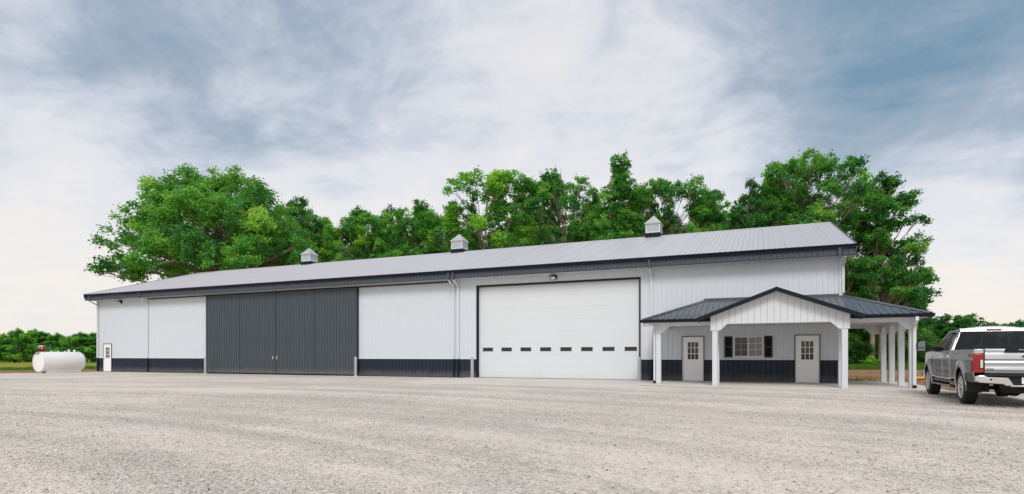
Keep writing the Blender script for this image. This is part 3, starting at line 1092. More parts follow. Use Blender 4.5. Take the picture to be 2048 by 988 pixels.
cap('hip_cap', porch, (LX, EYP, EZP + 0.03), (HL, -0.01, WZ + 0.02))
cap('hip_cap', porch, (RXP, EYP, EZP + 0.03), (HR, 0.0, WZ + 0.02))
MB().prism([(-0.16, WZ - 0.047 + 0.03), (-0.03, WZ + 0.012), (-0.03, WZ + 0.09), (-0.02, WZ + 0.09), (-0.02, WZ), (-0.16, WZ - 0.047)], 'x', HL - 0.1, XR + 0.05).build('wall_flashing', 'porch_roof_metal', porch)
# porch soffit / ceiling and eave edges
ceil_z = 2.48
MB().prism([(LX + 0.06, EYP + 0.03), (RXP - 0.06, EYP + 0.03), (RXP - 0.06, YB), (XR + 0.05, YB), (XR + 0.05, -0.06), (LX + 0.06, -0.06)], 'z', ceil_z + 0.12, ceil_z + 0.14).build('porch_ceiling', 'white_trim', barn)
MB().box(LX, RXP, EYP - 0.004, EYP + 0.02, EZP - 0.13, EZP - 0.012).build('eave_board', 'navy_trim', porch)
MB().box(RXP - 0.02, RXP, EYP + 0.02, YB, EZP - 0.13, EZP - 0.012).build('eave_board', 'navy_trim', porch)
MB().box(LX, LX + 0.02, EYP + 0.02, -0.05, EZP - 0.13, EZP - 0.012).build('eave_board', 'navy_trim', porch)
MB().prism([(XR + 0.05, EZP - 0.13), (RXP, EZP - 0.13), (RXP, EZP), (XR + 0.05, WZ - 0.02)], 'y', YB - 0.03, YB).build('end_gable', 'white_trim', porch)


def gutter_y(parent, y0, y1, xb, zt, s, w=0.11, h=0.125):
    m = MB()
    prof = [(xb, zt), (xb, zt - h), (xb + s * w * 0.62, zt - h), (xb + s * w * 0.72, zt - h * 0.55), (xb + s * w, zt - h * 0.28), (xb + s * w, zt),
            (xb + s * (w - 0.012), zt), (xb + s * (w - 0.012), zt - 0.05), (xb + s * 0.012, zt - 0.06), (xb + s * 0.012, zt)]
    m.prism(prof, 'y', y0, y1)
    return m.build('gutter', 'navy_trim', parent)


GX0, GX1, GPK = -2.31, 3.33, 0.51         # portico gable
gutter(barn, LX - 0.10, GX0 + 0.35, EYP - 0.006, EZP - 0.002, -1, 0.11, 0.125)
gutter(barn, GX1 - 0.35, RXP + 0.10, EYP - 0.006, EZP - 0.002, -1, 0.11, 0.125)
gutter_y(barn, EYP - 0.1, YB, RXP + 0.002, EZP - 0.002, 1)
# portico roof
GEZ, GPZ = 2.70, 3.76
GF, GB = GY - 0.42, -0.6
portico = part('portico_roof', barn)
sheet_quad('portico_roof_panel', portico, [(GX0, GB, GEZ), (GX0, GF, GEZ), (GPK, GF, GPZ), (GPK, GB, GPZ)], 'porch_roof_metal', None)
sheet_quad('portico_roof_panel', portico, [(GX1, GF, GEZ), (GX1, GB, GEZ), (GPK, GB, GPZ), (GPK, GF, GPZ)], 'porch_roof_metal', None)
cap('ridge_cap', portico, (GPK, GF - 0.02, GPZ + 0.03), (GPK, GB, GPZ + 0.03))
k = (GPZ - GEZ) / (GPK - GX0)
for s, xe in ((1, GX0), (-1, GX1)):
    # rake board: navy, deep
    m = MB()
    m.prism([(xe - s * 0.05, GEZ - 0.02 - 0.05 * k + 0.05), (GPK, GPZ + 0.055), (GPK, GPZ - 0.115), (xe - s * 0.05, GEZ - 0.185 - 0.05 * k + 0.05)], 'y', GF - 0.03, GF + 0.0)
    m.build('rake_board', 'navy_trim', portico)
    gutter_y(barn, GF - 0.02, EYP - 0.02, xe - s * 0.0, GEZ - 0.01, -s, 0.10, 0.12)
    m = MB()
    m.prism([(xe, GEZ - 0.03), (GPK, GPZ - 0.03), (GPK, GPZ - 0.05), (xe, GEZ - 0.05)], 'y', GF + 0.002, GY - 0.13)
    m.build('rake_soffit', 'white_trim', portico)
# portico gable face: sheets with a joint each, cut out with the bracket shape
gab = part('portico_gable', barn)
gy0 = GY - 0.125
px0, px1 = -1.71, 2.80
fx0, fx1 = px0 - 0.17, px1 + 0.17


def gtop(x): return GPZ - 0.05 - k * abs(x - GPK)


def gbot(x):
    d = min(x - fx0, fx1 - x)
    return 2.21 if d < 0.36 else (2.21 + (d - 0.36) * 0.92 if d < 0.64 else 2.47)


ngp = 21
gw = (fx1 - fx0) / ngp
for i in range(ngp):
    xa, xb = fx0 + i * gw, fx0 + (i + 1) * gw
    inner = sorted({xa + 0.006, xb - 0.006} | {q for q in (GPK, fx0 + 0.36, fx0 + 0.64, fx1 - 0.36, fx1 - 0.64) if xa + 0.006 < q < xb - 0.006})
    poly = [(q, gbot(q)) for q in inner] + [(q, gtop(q)) for q in reversed(inner)]
    MB().prism(poly, 'y', gy0, gy0 + 0.04).build('gable_panel', 'white_trim', gab)
MB().prism([(fx0 + 0.01, gbot(fx0 + .01) + 0.02), (fx0 + 0.36, 2.23), (fx0 + 0.64, 2.49), (fx1 - 0.64, 2.49), (fx1 - 0.36, 2.23), (fx1 - 0.01, 2.23), (fx1 - 0.01, gtop(fx1) - 0.02), (GPK, gtop(GPK) - 0.02), (fx0 + 0.01, gtop(fx0) - 0.02)], 'y', gy0 + 0.030, gy0 + 0.20).build('gable_backing', 'joint_grey', gab)
# posts


def post(x, y, z1, w=0.20):
    m = MB()
    m.box(x - w / 2, x + w / 2, y - w / 2, y + w / 2, 0.022, z1)
    return m.build('porch_post', 'white_trim', barn, bevel=0.008)


for x in (px0, px1):
    post(x, GY, 2.30)
    post(x, PY, 2.50)
post(-4.07, PY, 2.42)
SX = 5.08
SY = [PY, PY + 1.83, PY + 3.66, PY + 5.49]
for y in SY:
    post(SX, y, 2.42)


def beam_x(x0, x1, y, bl=True, br=True, zb=2.47, zt=2.66):
    """header with chamfered knee brackets down to the post caps"""
    pts = []
    if bl: pts += [(x0, 2.20), (x0 + 0.34, 2.20), (x0 + 0.60, zb)]
    else: pts += [(x0, zb)]
    if br: pts += [(x1 - 0.60, zb), (x1 - 0.34, 2.20), (x1, 2.20)]
    else: pts += [(x1, zb)]
    pts += [(x1, zt), (x0, zt)]
    MB().prism(pts, 'y', y - 0.125, y + 0.125).build('porch_beam', 'white_trim', barn)


def beam_y(y0, y1, x, b0=True, b1=True, zb=2.47, zt=2.655):
    pts = []
    if b0: pts += [(y0, 2.20), (y0 + 0.32, 2.20), (y0 + 0.56, zb)]
    else: pts += [(y0, zb)]
    if b1: pts += [(y1 - 0.56, zb), (y1 - 0.32, 2.20), (y1, 2.20)]
    else: pts += [(y1, zb)]
    pts += [(y1, zt), (y0, zt)]
    MB().prism(pts, 'x', x - 0.123, x + 0.123).build('porch_beam', 'white_trim', barn)


beam_x(-4.07 - 0.14, px0 - 0.16, PY, True, False)
beam_x(px1 + 0.16, SX + 0.14, PY, False, True)
beam_x(px0 + 0.16, px1 - 0.16, PY, False, False, 2.50)
for x in (px0, px1):
    beam_y(gy0 + 0.21, PY - 0.13, x, False, False)
for i in range(3):
    beam_y(SY[i] + 0.127, SY[i + 1] + (0.12 if i == 2 else 0.124), SX, i > 0, True)
beam_x(XR + 0.06, SX - 0.125, SY[3], False, True)
beam_y(PY + 0.127, -0.05, -4.07, False, False)
# recessed porch lights
for x, y in ((4.2, -2.2), (4.2, -0.4), (4.2, 1.4), (0.5, -1.6), (-3.0, -1.6)):
    MB().lathe([(0.0, ceil_z + 0.117), (0.06, ceil_z + 0.115), (0.085, ceil_z + 0.108), (0.09, ceil_z + 0.119)], 'z', 18).build('recessed_light', 'joint_grey', barn, (x, y, 0))
# porch downspouts
d = part('downspout', barn)
xs = -4.07 - 0.16
m = MB().prism([(LX - 0.02, 2.61), (LX + 0.06, 2.61), (LX + 0.06, 2.53), (xs - 0.0, 2.47), (xs - 0.0, 2.39), (LX - 0.02, 2.47)], 'y', PY - 0.42, PY - 0.34)
m.build('elbow', 'white_trim', d)
MB().prism([(PY - 0.42, 2.48), (PY - 0.34, 2.48), (PY - 0.03, 2.30), (PY - 0.03, 2.20), (PY - 0.11, 2.20), (PY - 0.11, 2.25)], 'x', xs - 0.045, xs + 0.035).build('elbow', 'white_trim', d)
MB().box(xs - 0.045, xs + 0.035, PY - 0.11, PY - 0.03, 0.14, 2.22).build('pipe', 'white_trim', d)
MB().box(xs - 0.06, xs + 0.045, PY - 0.13, PY - 0.02, 0.024, 0.14).build('boot', 'black_paint', d)
d = part('downspout', barn)
m = MB().prism([(EYP - 0.09, 2.62), (EYP - 0.01, 2.62), (EYP - 0.01, 2.56), (PY - 0.14, 2.32), (PY - 0.14, 2.18), (PY - 0.22, 2.18), (PY - 0.22, 2.26), (EYP - 0.09, 2.48)], 'x', SX - 0.01, SX + 0.09)
m.build('elbow', 'white_trim', d)
MB().box(SX - 0.01, SX + 0.09, PY - 0.215, PY - 0.128, 0.14, 2.19).build('pipe', 'white_trim', d)
MB().box(SX - 0.02, SX + 0.10, PY - 0.23, PY - 0.115, 0.024, 0.14).build('boot', 'black_paint', d)

# ------------------------------------------------------------------ bollards


def bollard(x, label):
    b = thing('bollard', label, 'bollard', (x, -0.9, 0.0), 0, 'steel bollards guarding the door openings')
    MB().lathe([(0.0, -0.2), (0.082, -0.2), (0.082, 1.07), (0.074, 1.11), (0.05, 1.14), (0.0, 1.15)], 'z', 20).build('pipe', 'steel_post', b, smooth=True)
    MB().lathe([(0.0, -0.1), (0.19, -0.1), (0.19, 0.012), (0.08, 0.03)], 'z', 18).build('footing', 'concrete', b)


bollard(-34.28, 'grey steel bollard at the left edge of the charcoal sliding doors')
bollard(-21.86, 'grey steel bollard at the right edge of the charcoal sliding doors')
bollard(-14.20, 'grey steel bollard left of the white overhead door')
bollard(-5.31, 'grey steel bollard between the overhead door and the porch')

# ------------------------------------------------------------------ fuel tank
tank = thing('fuel_tank', 'white horizontal fuel tank with red pump beside the barn', 'fuel tank', (-45.45, -4.85, 0.0), 0.0)
r, L, zc = 0.69, 2.75, 0.79
prof = [(0.0, -0.02), (r * 0.5, -0.015), (r * 0.93, 0.0), (r * 0.985, 0.012), (r, 0.05), (r, L - 0.30), (r * 0.97, L - 0.2), (r * 0.86, L - 0.08), (r * 0.6, L - 0.01), (0.0, L + 0.02)]
MB().lathe(prof, 'y', 56, (0, 0, zc)).build('shell', 'tank_white', tank, smooth=True)
MB().lathe([(r * 0.985, -0.03), (r + 0.004, -0.03), (r + 0.004, 0.03)], 'y', 56, (0, 0, zc)).build('end_rim', 'tank_white', tank)
for y in (0.95, 1.85):
    MB().lathe([(r, y - 0.018), (r + 0.004, y - 0.006), (r + 0.004, y + 0.006), (r, y + 0.018)], 'y', 56, (0, 0, zc)).build('weld_seam', 'tank_white', tank)
for s in (-1, 1):
    m = MB().prism([(s * 0.24, -0.02), (s * 0.46, -0.02), (s * 0.46, 0.34), (s * 0.42, 0.30), (s * 0.24, 0.15)], 'y', 0.30, L - 0.32)
    m.build('skid', 'tank_white', tank)
for y in (0.45, L - 0.5):
    MB().box(-0.24, 0.24, y, y + 0.1, -0.02, 0.10).build('cross_bar', 'tank_white', tank)
for y, rr, h in ((0.75, 0.05, 0.09), (1.2, 0.05, 0.08), (1.65, 0.045, 0.07), (1.88, 0.085, 0.15), (2.25, 0.085, 0.14), (2.5, 0.03, 0.10)):
    o = MB().lathe([(0.0, h), (rr * 0.9, h), (rr, h - 0.02), (rr, h * 0.45), (rr * 0.7, h * 0.45), (rr * 0.7, -0.05)], 'z', 16).build('fitting', 'brass' if rr < 0.04 else 'tank_white', tank, (0, y, zc + r), smooth=True)
pump = part('pump', tank)
pump.location = (-0.05, 0.22, zc + r)
m = MB()
m.tube([(0, 0, -0.05), (0, 0, 0.16)], 0.04, 10)
m.build('pump_riser', 'black_plastic', pump)
m = MB()
m.box(-0.17, 0.13, -0.12, 0.12, 0.13, 0.35)
m.build('pump_body', 'red_paint', pump, bevel=0.03)
MB().lathe([(0.0, -0.16), (0.12, -0.16), (0.13, 0.0), (0.10, 0.05), (0, 0.05)], 'x', 18).build('pump_motor', 'red_paint', pump, (0.20, 0, 0.25), smooth=True)
MB().box(-0.24, -0.17, -0.09, 0.09, 0.24, 0.42).build('meter', 'plate_white', pump, bevel=0.02)
MB().box(0.0, 0.14, -0.08, 0.08, 0.35, 0.42).build('cover', 'plate_white', pump, bevel=0.02)
MB().tube([(-0.1, -0.10, 0.2), (-0.18, -0.26, 0.12), (-0.22, -0.30, -0.04), (-0.15, -0.27, -0.16), (0.0, -0.24, -0.17), (0.12, -0.27, -0.1), (0.16, -0.20, 0.08), (0.16, -0.13, 0.2)], 0.022, 8).build('hose', 'rubber', pump, smooth=True)
MB().tube([(0.16, -0.10, 0.16), (0.20, -0.14, 0.30), (0.30, -0.16, 0.30), (0.36, -0.16, 0.24)], [0.02, 0.024, 0.018, 0.012], 8).build('nozzle', 'chrome', pump, smooth=True)

# ------------------------------------------------------------------ yellow pipe on the soil
yp = thing('drain_pipe', 'bright yellow plastic pipe heaped on the brown soil behind the truck', 'pipe', (6.95, 2.7, 0.06))
yp.scale = (0.62, 0.62, 0.8)
for j in range(3):
    pts = []
    for i in range(15):
        a = i / 14
        pts.append((-1.1 + 2.3 * a + 0.05 * j, 0.12 * math.sin(3 * a + j * 2) - 0.14 * j, 0.10 + 0.05 * j + (0.34 - 0.12 * j) * math.exp(-((a - 0.55) / 0.25) ** 2) * (1 if j else 0.55)))
    MB().tube(pts, 0.075 if j == 0 else 0.06, 8).build('pipe_length', 'yellow_pipe', yp, smooth=True)
MB().tube([(0.0, -0.2, 0.1), (-0.25, -0.25, 0.34), (0.15, -0.2, 0.5), (0.55, -0.1, 0.38), (0.8, -0.15, 0.1)], 0.05, 8).build('pipe_length', 'yellow_pipe', yp, smooth=True)

# ------------------------------------------------------------------ pickup truck
truck = thing('pickup_truck', 'silver crew cab pickup truck parked with its tail to the viewer beside the porch', 'truck', (5.64, -10.50, 0.0), R(-2.8))
FAX, RAX, WR = 4.06, 0.0, 0.42


def half_w(y, z):
    zz = np.array([0.45, 0.60, 0.78, 0.98, 1.10, 1.22, 1.32, 1.40])
    ww = np.array([0.945, 0.972, 0.990, 1.000, 1.000, 0.990, 0.970, 0.930])
    w = np.interp(z, zz, ww)
    # shoulder crease, and the bodyside drawn in between the axles
    w = w + 0.010 * np.exp(-((z - 1.13) / 0.025) ** 2)
    w = w - 0.016 * np.exp(-((z - 0.80) / 0.10) ** 2) * np.exp(-(((y - 2.1) / 1.3) ** 4))
    for c in (RAX, FAX):
        dd = np.hypot(y - c, z - 0.44)
        w = w + 0.042 * np.exp(-((dd - 0.55) / 0.075) ** 2)
    # the nose narrows
    w = w - 0.16 * np.clip((y - 4.35) / 0.65, 0, 1) ** 2
    return w


def side_part(name, y0, y1, zb, zt, mat, arch=None, ny=None, nz=30, sides=(-1, 1)):
    ny = ny or max(6, int((y1 - y0) / 0.03))
    ys = np.linspace(y0, y1, ny + 1)
    res = []
    for s in sides:
        V, F = [], []
        inside = {}
        for i, y in enumerate(ys):
            b = zb(y) if callable(zb) else zb
            t_ = zt(y) if callable(zt) else zt
            for j in range(nz + 1):
                z = b + (t_ - b) * j / nz
                yy = y
                ins = False
                if arch:
                    ac, az, ar = arch
                    d = math.hypot(y - ac, z - az)
                    if d < ar:
                        ins = True
                        if d > 1e-6:
                            k = ar / d
                            yy = ac + (y - ac) * k; z = az + (z - az) * k
                inside[(i, j)] = ins
                V.append((s * float(half_w(np.array(yy), np.array(z))), yy, z))
        for i in range(ny):
            for j in range(nz):
                if all(inside[q] for q in ((i, j), (i + 1, j), (i + 1, j + 1), (i, j + 1))):
                    continue
                F.append((i * (nz + 1) + j, (i + 1) * (nz + 1) + j, (i + 1) * (nz + 1) + j + 1, i * (nz + 1) + j + 1))
        m = MB().add(V, F)
        o = m.build(name, mat, truck, smooth=True)
        sol = o.modifiers.new('thick', 'SOLIDIFY')
        sol.thickness = 0.018; sol.offset = 0.0
        res.append(o)
    return res


def hood_z(y):
    return 1.375 - 0.10 * max(0, (y - 3.3) / 1.7) ** 1.5


bed = side_part('bed_side', -1.16, 1.165, lambda y: 0.60, 1.375, 'truck_silver_shaded', (RAX, 0.43, 0.515))
rdoor = side_part('rear_door', 1.20, 2.085, 0.56, 1.365, 'truck_silver_shaded', (RAX, 0.43, 0.50))
fdoor = side_part('front_door', 2.105, 3.15, 0.56, 1.365, 'truck_silver_shaded')
fend = side_part('front_fender', 3.17, 4.98, lambda y: 0.58, hood_z, 'truck_silver_shaded', (FAX, 0.43, 0.515))
side_part('rocker_panel', 0.60, 3.46, 0.47, 0.548, 'truck_grey', None, nz=4)
# darker lower quarter behind the rear wheel
for s in (-1, 1):
    V, F = [], []
    ys = np.linspace(-1.165, -0.505, 14); zs = np.linspace(0.585, 0.80, 6)
    for y in ys:
        for z in zs:
            d = math.hypot(y, z - 0.43)
            yy, z2 = (y, z) if d > 0.52 else (y * 0.52 / d, 0.43 + (z - 0.43) * 0.52 / d)
            V.append((s * (float(half_w(np.array(yy), np.array(z2))) + 0.012), yy, z2))
    for i in range(13):
        for j in range(5):
            F.append((i * 6 + j, (i + 1) * 6 + j, (i + 1) * 6 + j + 1, i * 6 + j + 1))
    MB().add(V, F).build('lower_quarter', 'truck_grey', truck, smooth=True)
# flares round the wheel openings
for c in (RAX, FAX):
    for s in (-1, 1):
        pts = []
        for i in range(21):
            a = R(-8 + 196 * i / 20)
            y, z = c + 0.523 * math.cos(a), 0.43 + 0.523 * math.sin(a)
            pts.append((s * (float(half_w(np.array(y), np.array(z))) + 0.002), y, z))
        MB().tube(pts, 0.021, 6).build('fender_flare', 'truck_silver_shaded', truck, smooth=True)
# handles
for lst, y in ((rdoor, 1.36), (fdoor, 2.26)):
    for o, s in zip(lst, (-1, 1)):
        w = s * float(half_w(np.array(y), np.array(1.19)))
        MB().box(min(w, w + s * 0.045), max(w, w + s * 0.045), y - 0.02, y + 0.20, 1.165, 1.215).build('handle', 'chrome', o, bevel=0.014)
for o, s in zip(fdoor + rdoor, (-1, 1, -1, 1)):
    y0, y1 = (2.12, 3.13) if o in fdoor else (1.22, 2.07)
    w = s * float(half_w(np.array(y0 + .3), np.array(0.70)))
    MB().box(min(w, w + s * 0.02), max(w, w + s * 0.02), y0 + 0.04, y1 - 0.04, 0.67, 0.72).build('side_moulding', 'truck_silver_shaded', o, bevel=0.006)
# fender vent
for o, s in zip(fend, (-1, 1)):
    w = s * float(half_w(np.array(3.4), np.array(1.1)))
    MB().box(min(w - s * .01, w + s * 0.012), max(w - s * .01, w + s * 0.012), 3.28, 3.36, 0.98, 1.18).build('vent', 'black_plastic', o, bevel=0.004)
# hood, cowl, front
V, F = [], []
ys = np.linspace(3.30, 5.0, 18); us = np.linspace(-1, 1, 17)
for y in ys:
    for u in us:
        wtop = float(half_w(np.array(y), np.array(1.36))) - 0.01
        V.append((u * wtop, y, hood_z(y) + 0.075 * (1 - abs(u) ** 3) - 0.05 * max(0, (y - 4.7) / 0.3) ** 2))
for i in range(17):
    for j in range(16):
        F.append((i * 17 + j, i * 17 + j + 1, (i + 1) * 17 + j + 1, (i + 1) * 17 + j))
MB().add(V, F).build('hood', 'truck_silver', truck, smooth=True)
MB().box(-0.84, 0.84, 4.93, 5.02, 0.70, 1.26).build('grille', 'black_plastic', truck, bevel=0.02)
MB().box(-0.98, 0.98, 4.90, 5.16, 0.50, 0.74).build('front_bumper', 'chrome', truck, bevel=0.04)
# dark core boxes blocking the view through the body
m = MB()
m.box(-0.90, 0.90, 1.22, 3.35, 0.50, 1.36)
m.box(-0.62, 0.62, 3.35, 4.9, 0.45, 1.20)
m.box(-0.62, 0.62, -1.10, 1.22, 0.62, 0.92)
m.build('inner_core', 'under_black', truck)
m = MB()
for s in (-1, 1):
    m.box(s * 0.955 if s < 0 else 0.84, -0.84 if s < 0 else 0.955, -1.15, 1.16, 1.345, 1.382)
m.box(-0.84, 0.84, 1.08, 1.16, 0.92, 1.378)
m.build('bed_rail', 'black_plastic', truck, bevel=0.01)
MB().box(-0.86, 0.86, -1.12, 1.10, 0.92, 0.96).build('bed_floor', 'black_plastic', truck)
for s in (-1, 1):
    MB().box(s * 0.86 - 0.012, s * 0.86 + 0.012, -1.12, 1.10, 0.96, 1.345).build('bed_liner', 'black_plastic', truck)

# cab top


def P3(y, t, s=-1, off=0.0):
    return (s * (0.955 - 0.205 * t - 0.02 * t * t + off), y, 1.365 + 0.555 * t)


def side_poly(name, pts, mat, s, off=0.0, thick=0.03, bevel=0.0):
    a = [P3(y, t, s, off) for y, t in pts]
    b = [P3(y, t, s, off - thick) for y, t in pts]
    n = len(a)
    fs = [tuple(range(n)), tuple(range(2 * n - 1, n - 1, -1))] + [(i, (i + 1) % n, (i + 1) % n + n, i + n) for i in range(n)]
    return MB().add(a + b, fs).build(name, mat, truck, bevel=bevel)


for s in (-1, 1):
    side_poly('quarter_pillar', [(1.215, 0.0), (1.50, 0.0), (1.535, 0.5), (1.60, 1.0), (1.44, 1.03), (1.32, 0.55)], 'truck_silver', s, 0.0, 0.06, 0.008)
    side_poly('door_pillar', [(2.04, 0.0), (2.13, 0.0), (2.11, 1.0), (2.02, 1.0)], 'black_plastic', s, -0.012, 0.03)
    side_poly('windscreen_pillar', [(3.16, 0.0), (3.40, 0.0), (3.10, 0.42), (2.60, 1.0), (2.50, 0.96), (2.97, 0.42)], 'truck_silver', s, 0.0, 0.05, 0.008)
    side_poly('roof_rail', [(1.44, 0.90), (2.60, 0.90), (2.66, 1.03), (1.42, 1.03)], 'truck_silver', s, 0.001, 0.05, 0.006)
    side_poly('belt_moulding', [(1.50, -0.015), (3.18, -0.015), (3.18, 0.03), (1.50, 0.03)], 'black_plastic', s, 0.004, 0.02)
    side_poly('side_window', [(1.50, 0.02), (2.05, 0.02), (2.03, 0.92), (1.58, 0.92)], 'glass_tint', s, -0.018, 0.008)
    side_poly('side_window', [(2.12, 0.02), (3.18, 0.02), (2.98, 0.42), (2.55, 0.92), (2.11, 0.92)], 'glass_tint', s, -0.018, 0.008)
# roof
V, F = [], []
ys = np.linspace(1.385, 2.66, 16); us = np.linspace(-1, 1, 21)
for y in ys:
    e = (y - 1.385) / 1.275
    drop = 0.05 * max(0, (0.12 - e) / 0.12) ** 2 + 0.075 * max(0, (e - 0.6) / 0.4) ** 2
    for u in us:
        V.append((u * 0.742, y, 1.925 + 0.095 * (1 - abs(u) ** 2.6) - drop * (1 - abs(u) ** 4 * 0.4)))
for i in range(15):
    for j in range(20):
        F.append((i * 21 + j, i * 21 + j + 1, (i + 1) * 21 + j + 1, (i + 1) * 21 + j))
o = MB().add(V, F).build('roof_panel', 'truck_silver', truck, smooth=True)
so = o.modifiers.new('thick', 'SOLIDIFY'); so.thickness = 0.03; so.offset = -1
# cab back: header, window, lower panel


def back_pt(u, t, off=0.0):
    w = 0.925 - 0.195 * t
    return (u * w, 1.235 + 0.165 * t - off - 0.035 * (1 - u * u) * 1.0, 1.36 + 0.585 * t)


def back_poly(name, u0, u1, t0, t1, mat, off, nu=12, th=0.02):
    V, F = [], []
    us = np.linspace(u0, u1, nu + 1)
    for u in us:
        for t, k in ((t0, 0), (t1, 0), (t1, 1), (t0, 1)):
            p = back_pt(u, t, off)
            V.append((p[0], p[1] + th * k, p[2]))
    for i in range(nu):
        for q in range(4):
            F.append((i * 4 + q, i * 4 + (q + 1) % 4, (i + 1) * 4 + (q + 1) % 4, (i + 1) * 4 + q))
    F += [(0, 1, 2, 3), (nu * 4 + 3, nu * 4 + 2, nu * 4 + 1, nu * 4)]
    return MB().add(V, F).build(name, mat, truck, smooth=True)


back_poly('rear_header', -1.0, 1.0, 0.875, 1.01, 'truck_silver', 0.0)
back_poly('rear_window', -0.945, 0.945, 0.02, 0.875, 'glass_tint', -0.006)
rw = back_poly('sliding_pane', -0.33, 0.33, 0.16, 0.74, 'glass_tint', 0.004)
for u0, u1, t0, t1 in ((-0.36, 0.36, 0.13, 0.16), (-0.36, 0.36, 0.74, 0.765), (-0.36, -0.335, 0.13, 0.765), (0.335, 0.36, 0.13, 0.765)):
    back_poly('slider_frame', u0, u1, t0, t1, 'black_plastic', 0.010)
MB().box(-0.16, 0.16, 1.330, 1.365, 1.895, 1.935).build('high_brake_light', 'red_lens', truck, bevel=0.006)
for s in (-1, 1):
    MB().tube([back_pt(s * 0.985, 0.0, 0.002), back_pt(s * 0.985, 0.5, 0.0), back_pt(s * 0.985, 0.96, 0.002)], 0.014, 6).build('window_seal', 'black_plastic', truck)
# windscreen and cabin
MB().add([(-0.90, 3.40, 1.36), (0.90, 3.40, 1.36), (0.70, 2.63, 1.90), (-0.70, 2.63, 1.90), (-0.90, 3.37, 1.36), (0.90, 3.37, 1.36), (0.70, 2.60, 1.90), (-0.70, 2.60, 1.90)],
         [(0, 1, 2, 3), (7, 6, 5, 4), (0, 4, 5, 1), (1, 5, 6, 2), (2, 6, 7, 3), (3, 7, 4, 0)]).build('windscreen', 'glass_tint', truck)
MB().box(-0.66, 0.66, 1.52, 2.45, 1.3, 1.86).build('cabin_block', 'under_black', truck)  # dark box filling the cab so that nothing shows through
# roof clearance lights
for x in (-0.58, -0.2, 0.2, 0.58):
    MB().lathe([(0.0, 0.035), (0.05, 0.025), (0.065, 0.0), (0.065, -0.03)], 'z', 14).build('marker_light', 'black_plastic', truck, (x, 2.35, 1.99 if abs(x) < 0.3 else 1.965), smooth=True)
# tow mirrors
for s in (-1, 1):
    mi = part('mirror', truck)
    m = MB()
    m.box(min(s * 0.95, s * 1.26), max(s * 0.95, s * 1.26), 3.00, 3.10, 1.375, 1.425)
    m.box(min(s * 0.95, s * 1.26), max(s * 0.95, s * 1.26), 3.00, 3.08, 1.45, 1.475)
    m.box(min(s * 0.93, s * 1.02), max(s * 0.93, s * 1.02), 2.92, 3.16, 1.355, 1.50)
    m.build('mirror_arm', 'black_plastic', mi, bevel=0.01)
    pts = [(s * 1.23, 1.34), (s * 1.44, 1.34), (s * 1.465, 1.40), (s * 1.46, 1.58), (s * 1.42, 1.655), (s * 1.34, 1.675), (s * 1.23, 1.675)]
    MB().prism(pts, 'y', 2.98, 3.12).build('mirror_housing', 'black_plastic', mi, bevel=0.02)
    g = [(s * 1.25, 1.46), (s * 1.435, 1.46), (s * 1.438, 1.57), (s * 1.405, 1.635), (s * 1.335, 1.652), (s * 1.25, 1.652)]
    MB().prism(g, 'y', 2.970, 2.979).build('mirror_glass', 'mirror_dark', mi)
    MB().box(min(s * 1.25, s * 1.435), max(s * 1.25, s * 1.435), 2.970, 2.979, 1.36, 1.44).build('spotter_glass', 'mirror_dark', mi)
    MB().box(min(s * 1.45, s * 1.475), max(s * 1.45, s * 1.475), 3.0, 3.08, 1.37, 1.44).build('indicator', 'clear_lens', mi)
# tailgate
tg = part('tailgate', truck)
prof = [(-1.13, 0.80), (-1.165, 0.81), (-1.172, 0.86), (-1.192, 0.875), (-1.192, 0.93), (-1.180, 0.955), (-1.180, 1.00), (-1.190, 1.02), (-1.190, 1.06), (-1.178, 1.075), (-1.176, 1.118), (-1.196, 1.128), (-1.196, 1.262), (-1.188, 1.280), (-1.196, 1.30), (-1.20, 1.35), (-1.18, 1.378), (-1.11, 1.378), (-1.11, 0.80)]
MB().prism(prof, 'x', -0.785, 0.785).build('tailgate_skin', 'truck_silver', tg, bevel=0.004)
MB().box(-0.80, 0.80, -1.192, -1.180, 1.113, 1.122).build('crease_shade', 'black_plastic', tg)  # black strip standing for the shade in the tailgate crease
m = MB().prism([(-0.43, 1.287), (0.43, 1.287), (0.41, 1.392), (-0.41, 1.392)], 'y', -1.222, -1.10)
m.build('tailgate_moulding', 'black_plastic', tg, bevel=0.008)
MB().box(-0.18, 0.18, -1.226, -1.222, 1.345, 1.357).build('reflector_strip', 'chrome', tg)
em = MB().lathe([(0.0, -0.012), (0.095, -0.012), (0.103, -0.006), (0.103, 0.006)], 'y', 40).build('emblem', 'emblem_blue', tg, (0, -1.200, 1.205), smooth=True)
em.scale = (1.15, 1, 0.48)
em = MB().lathe([(0.094, -0.013), (0.098, -0.020), (0.108, -0.018), (0.112, 0.0)], 'y', 40).build('emblem_ring', 'chrome', tg, (0, -1.198, 1.205), smooth=True)
em.scale = (1.15, 1, 0.50)
for k in range(8):
    MB().box(-0.765 + k * 0.019, -0.765 + k * 0.019 + 0.014, -1.197, -1.190, 0.888, 0.915).build('badge_letter', 'decal_grey', tg)
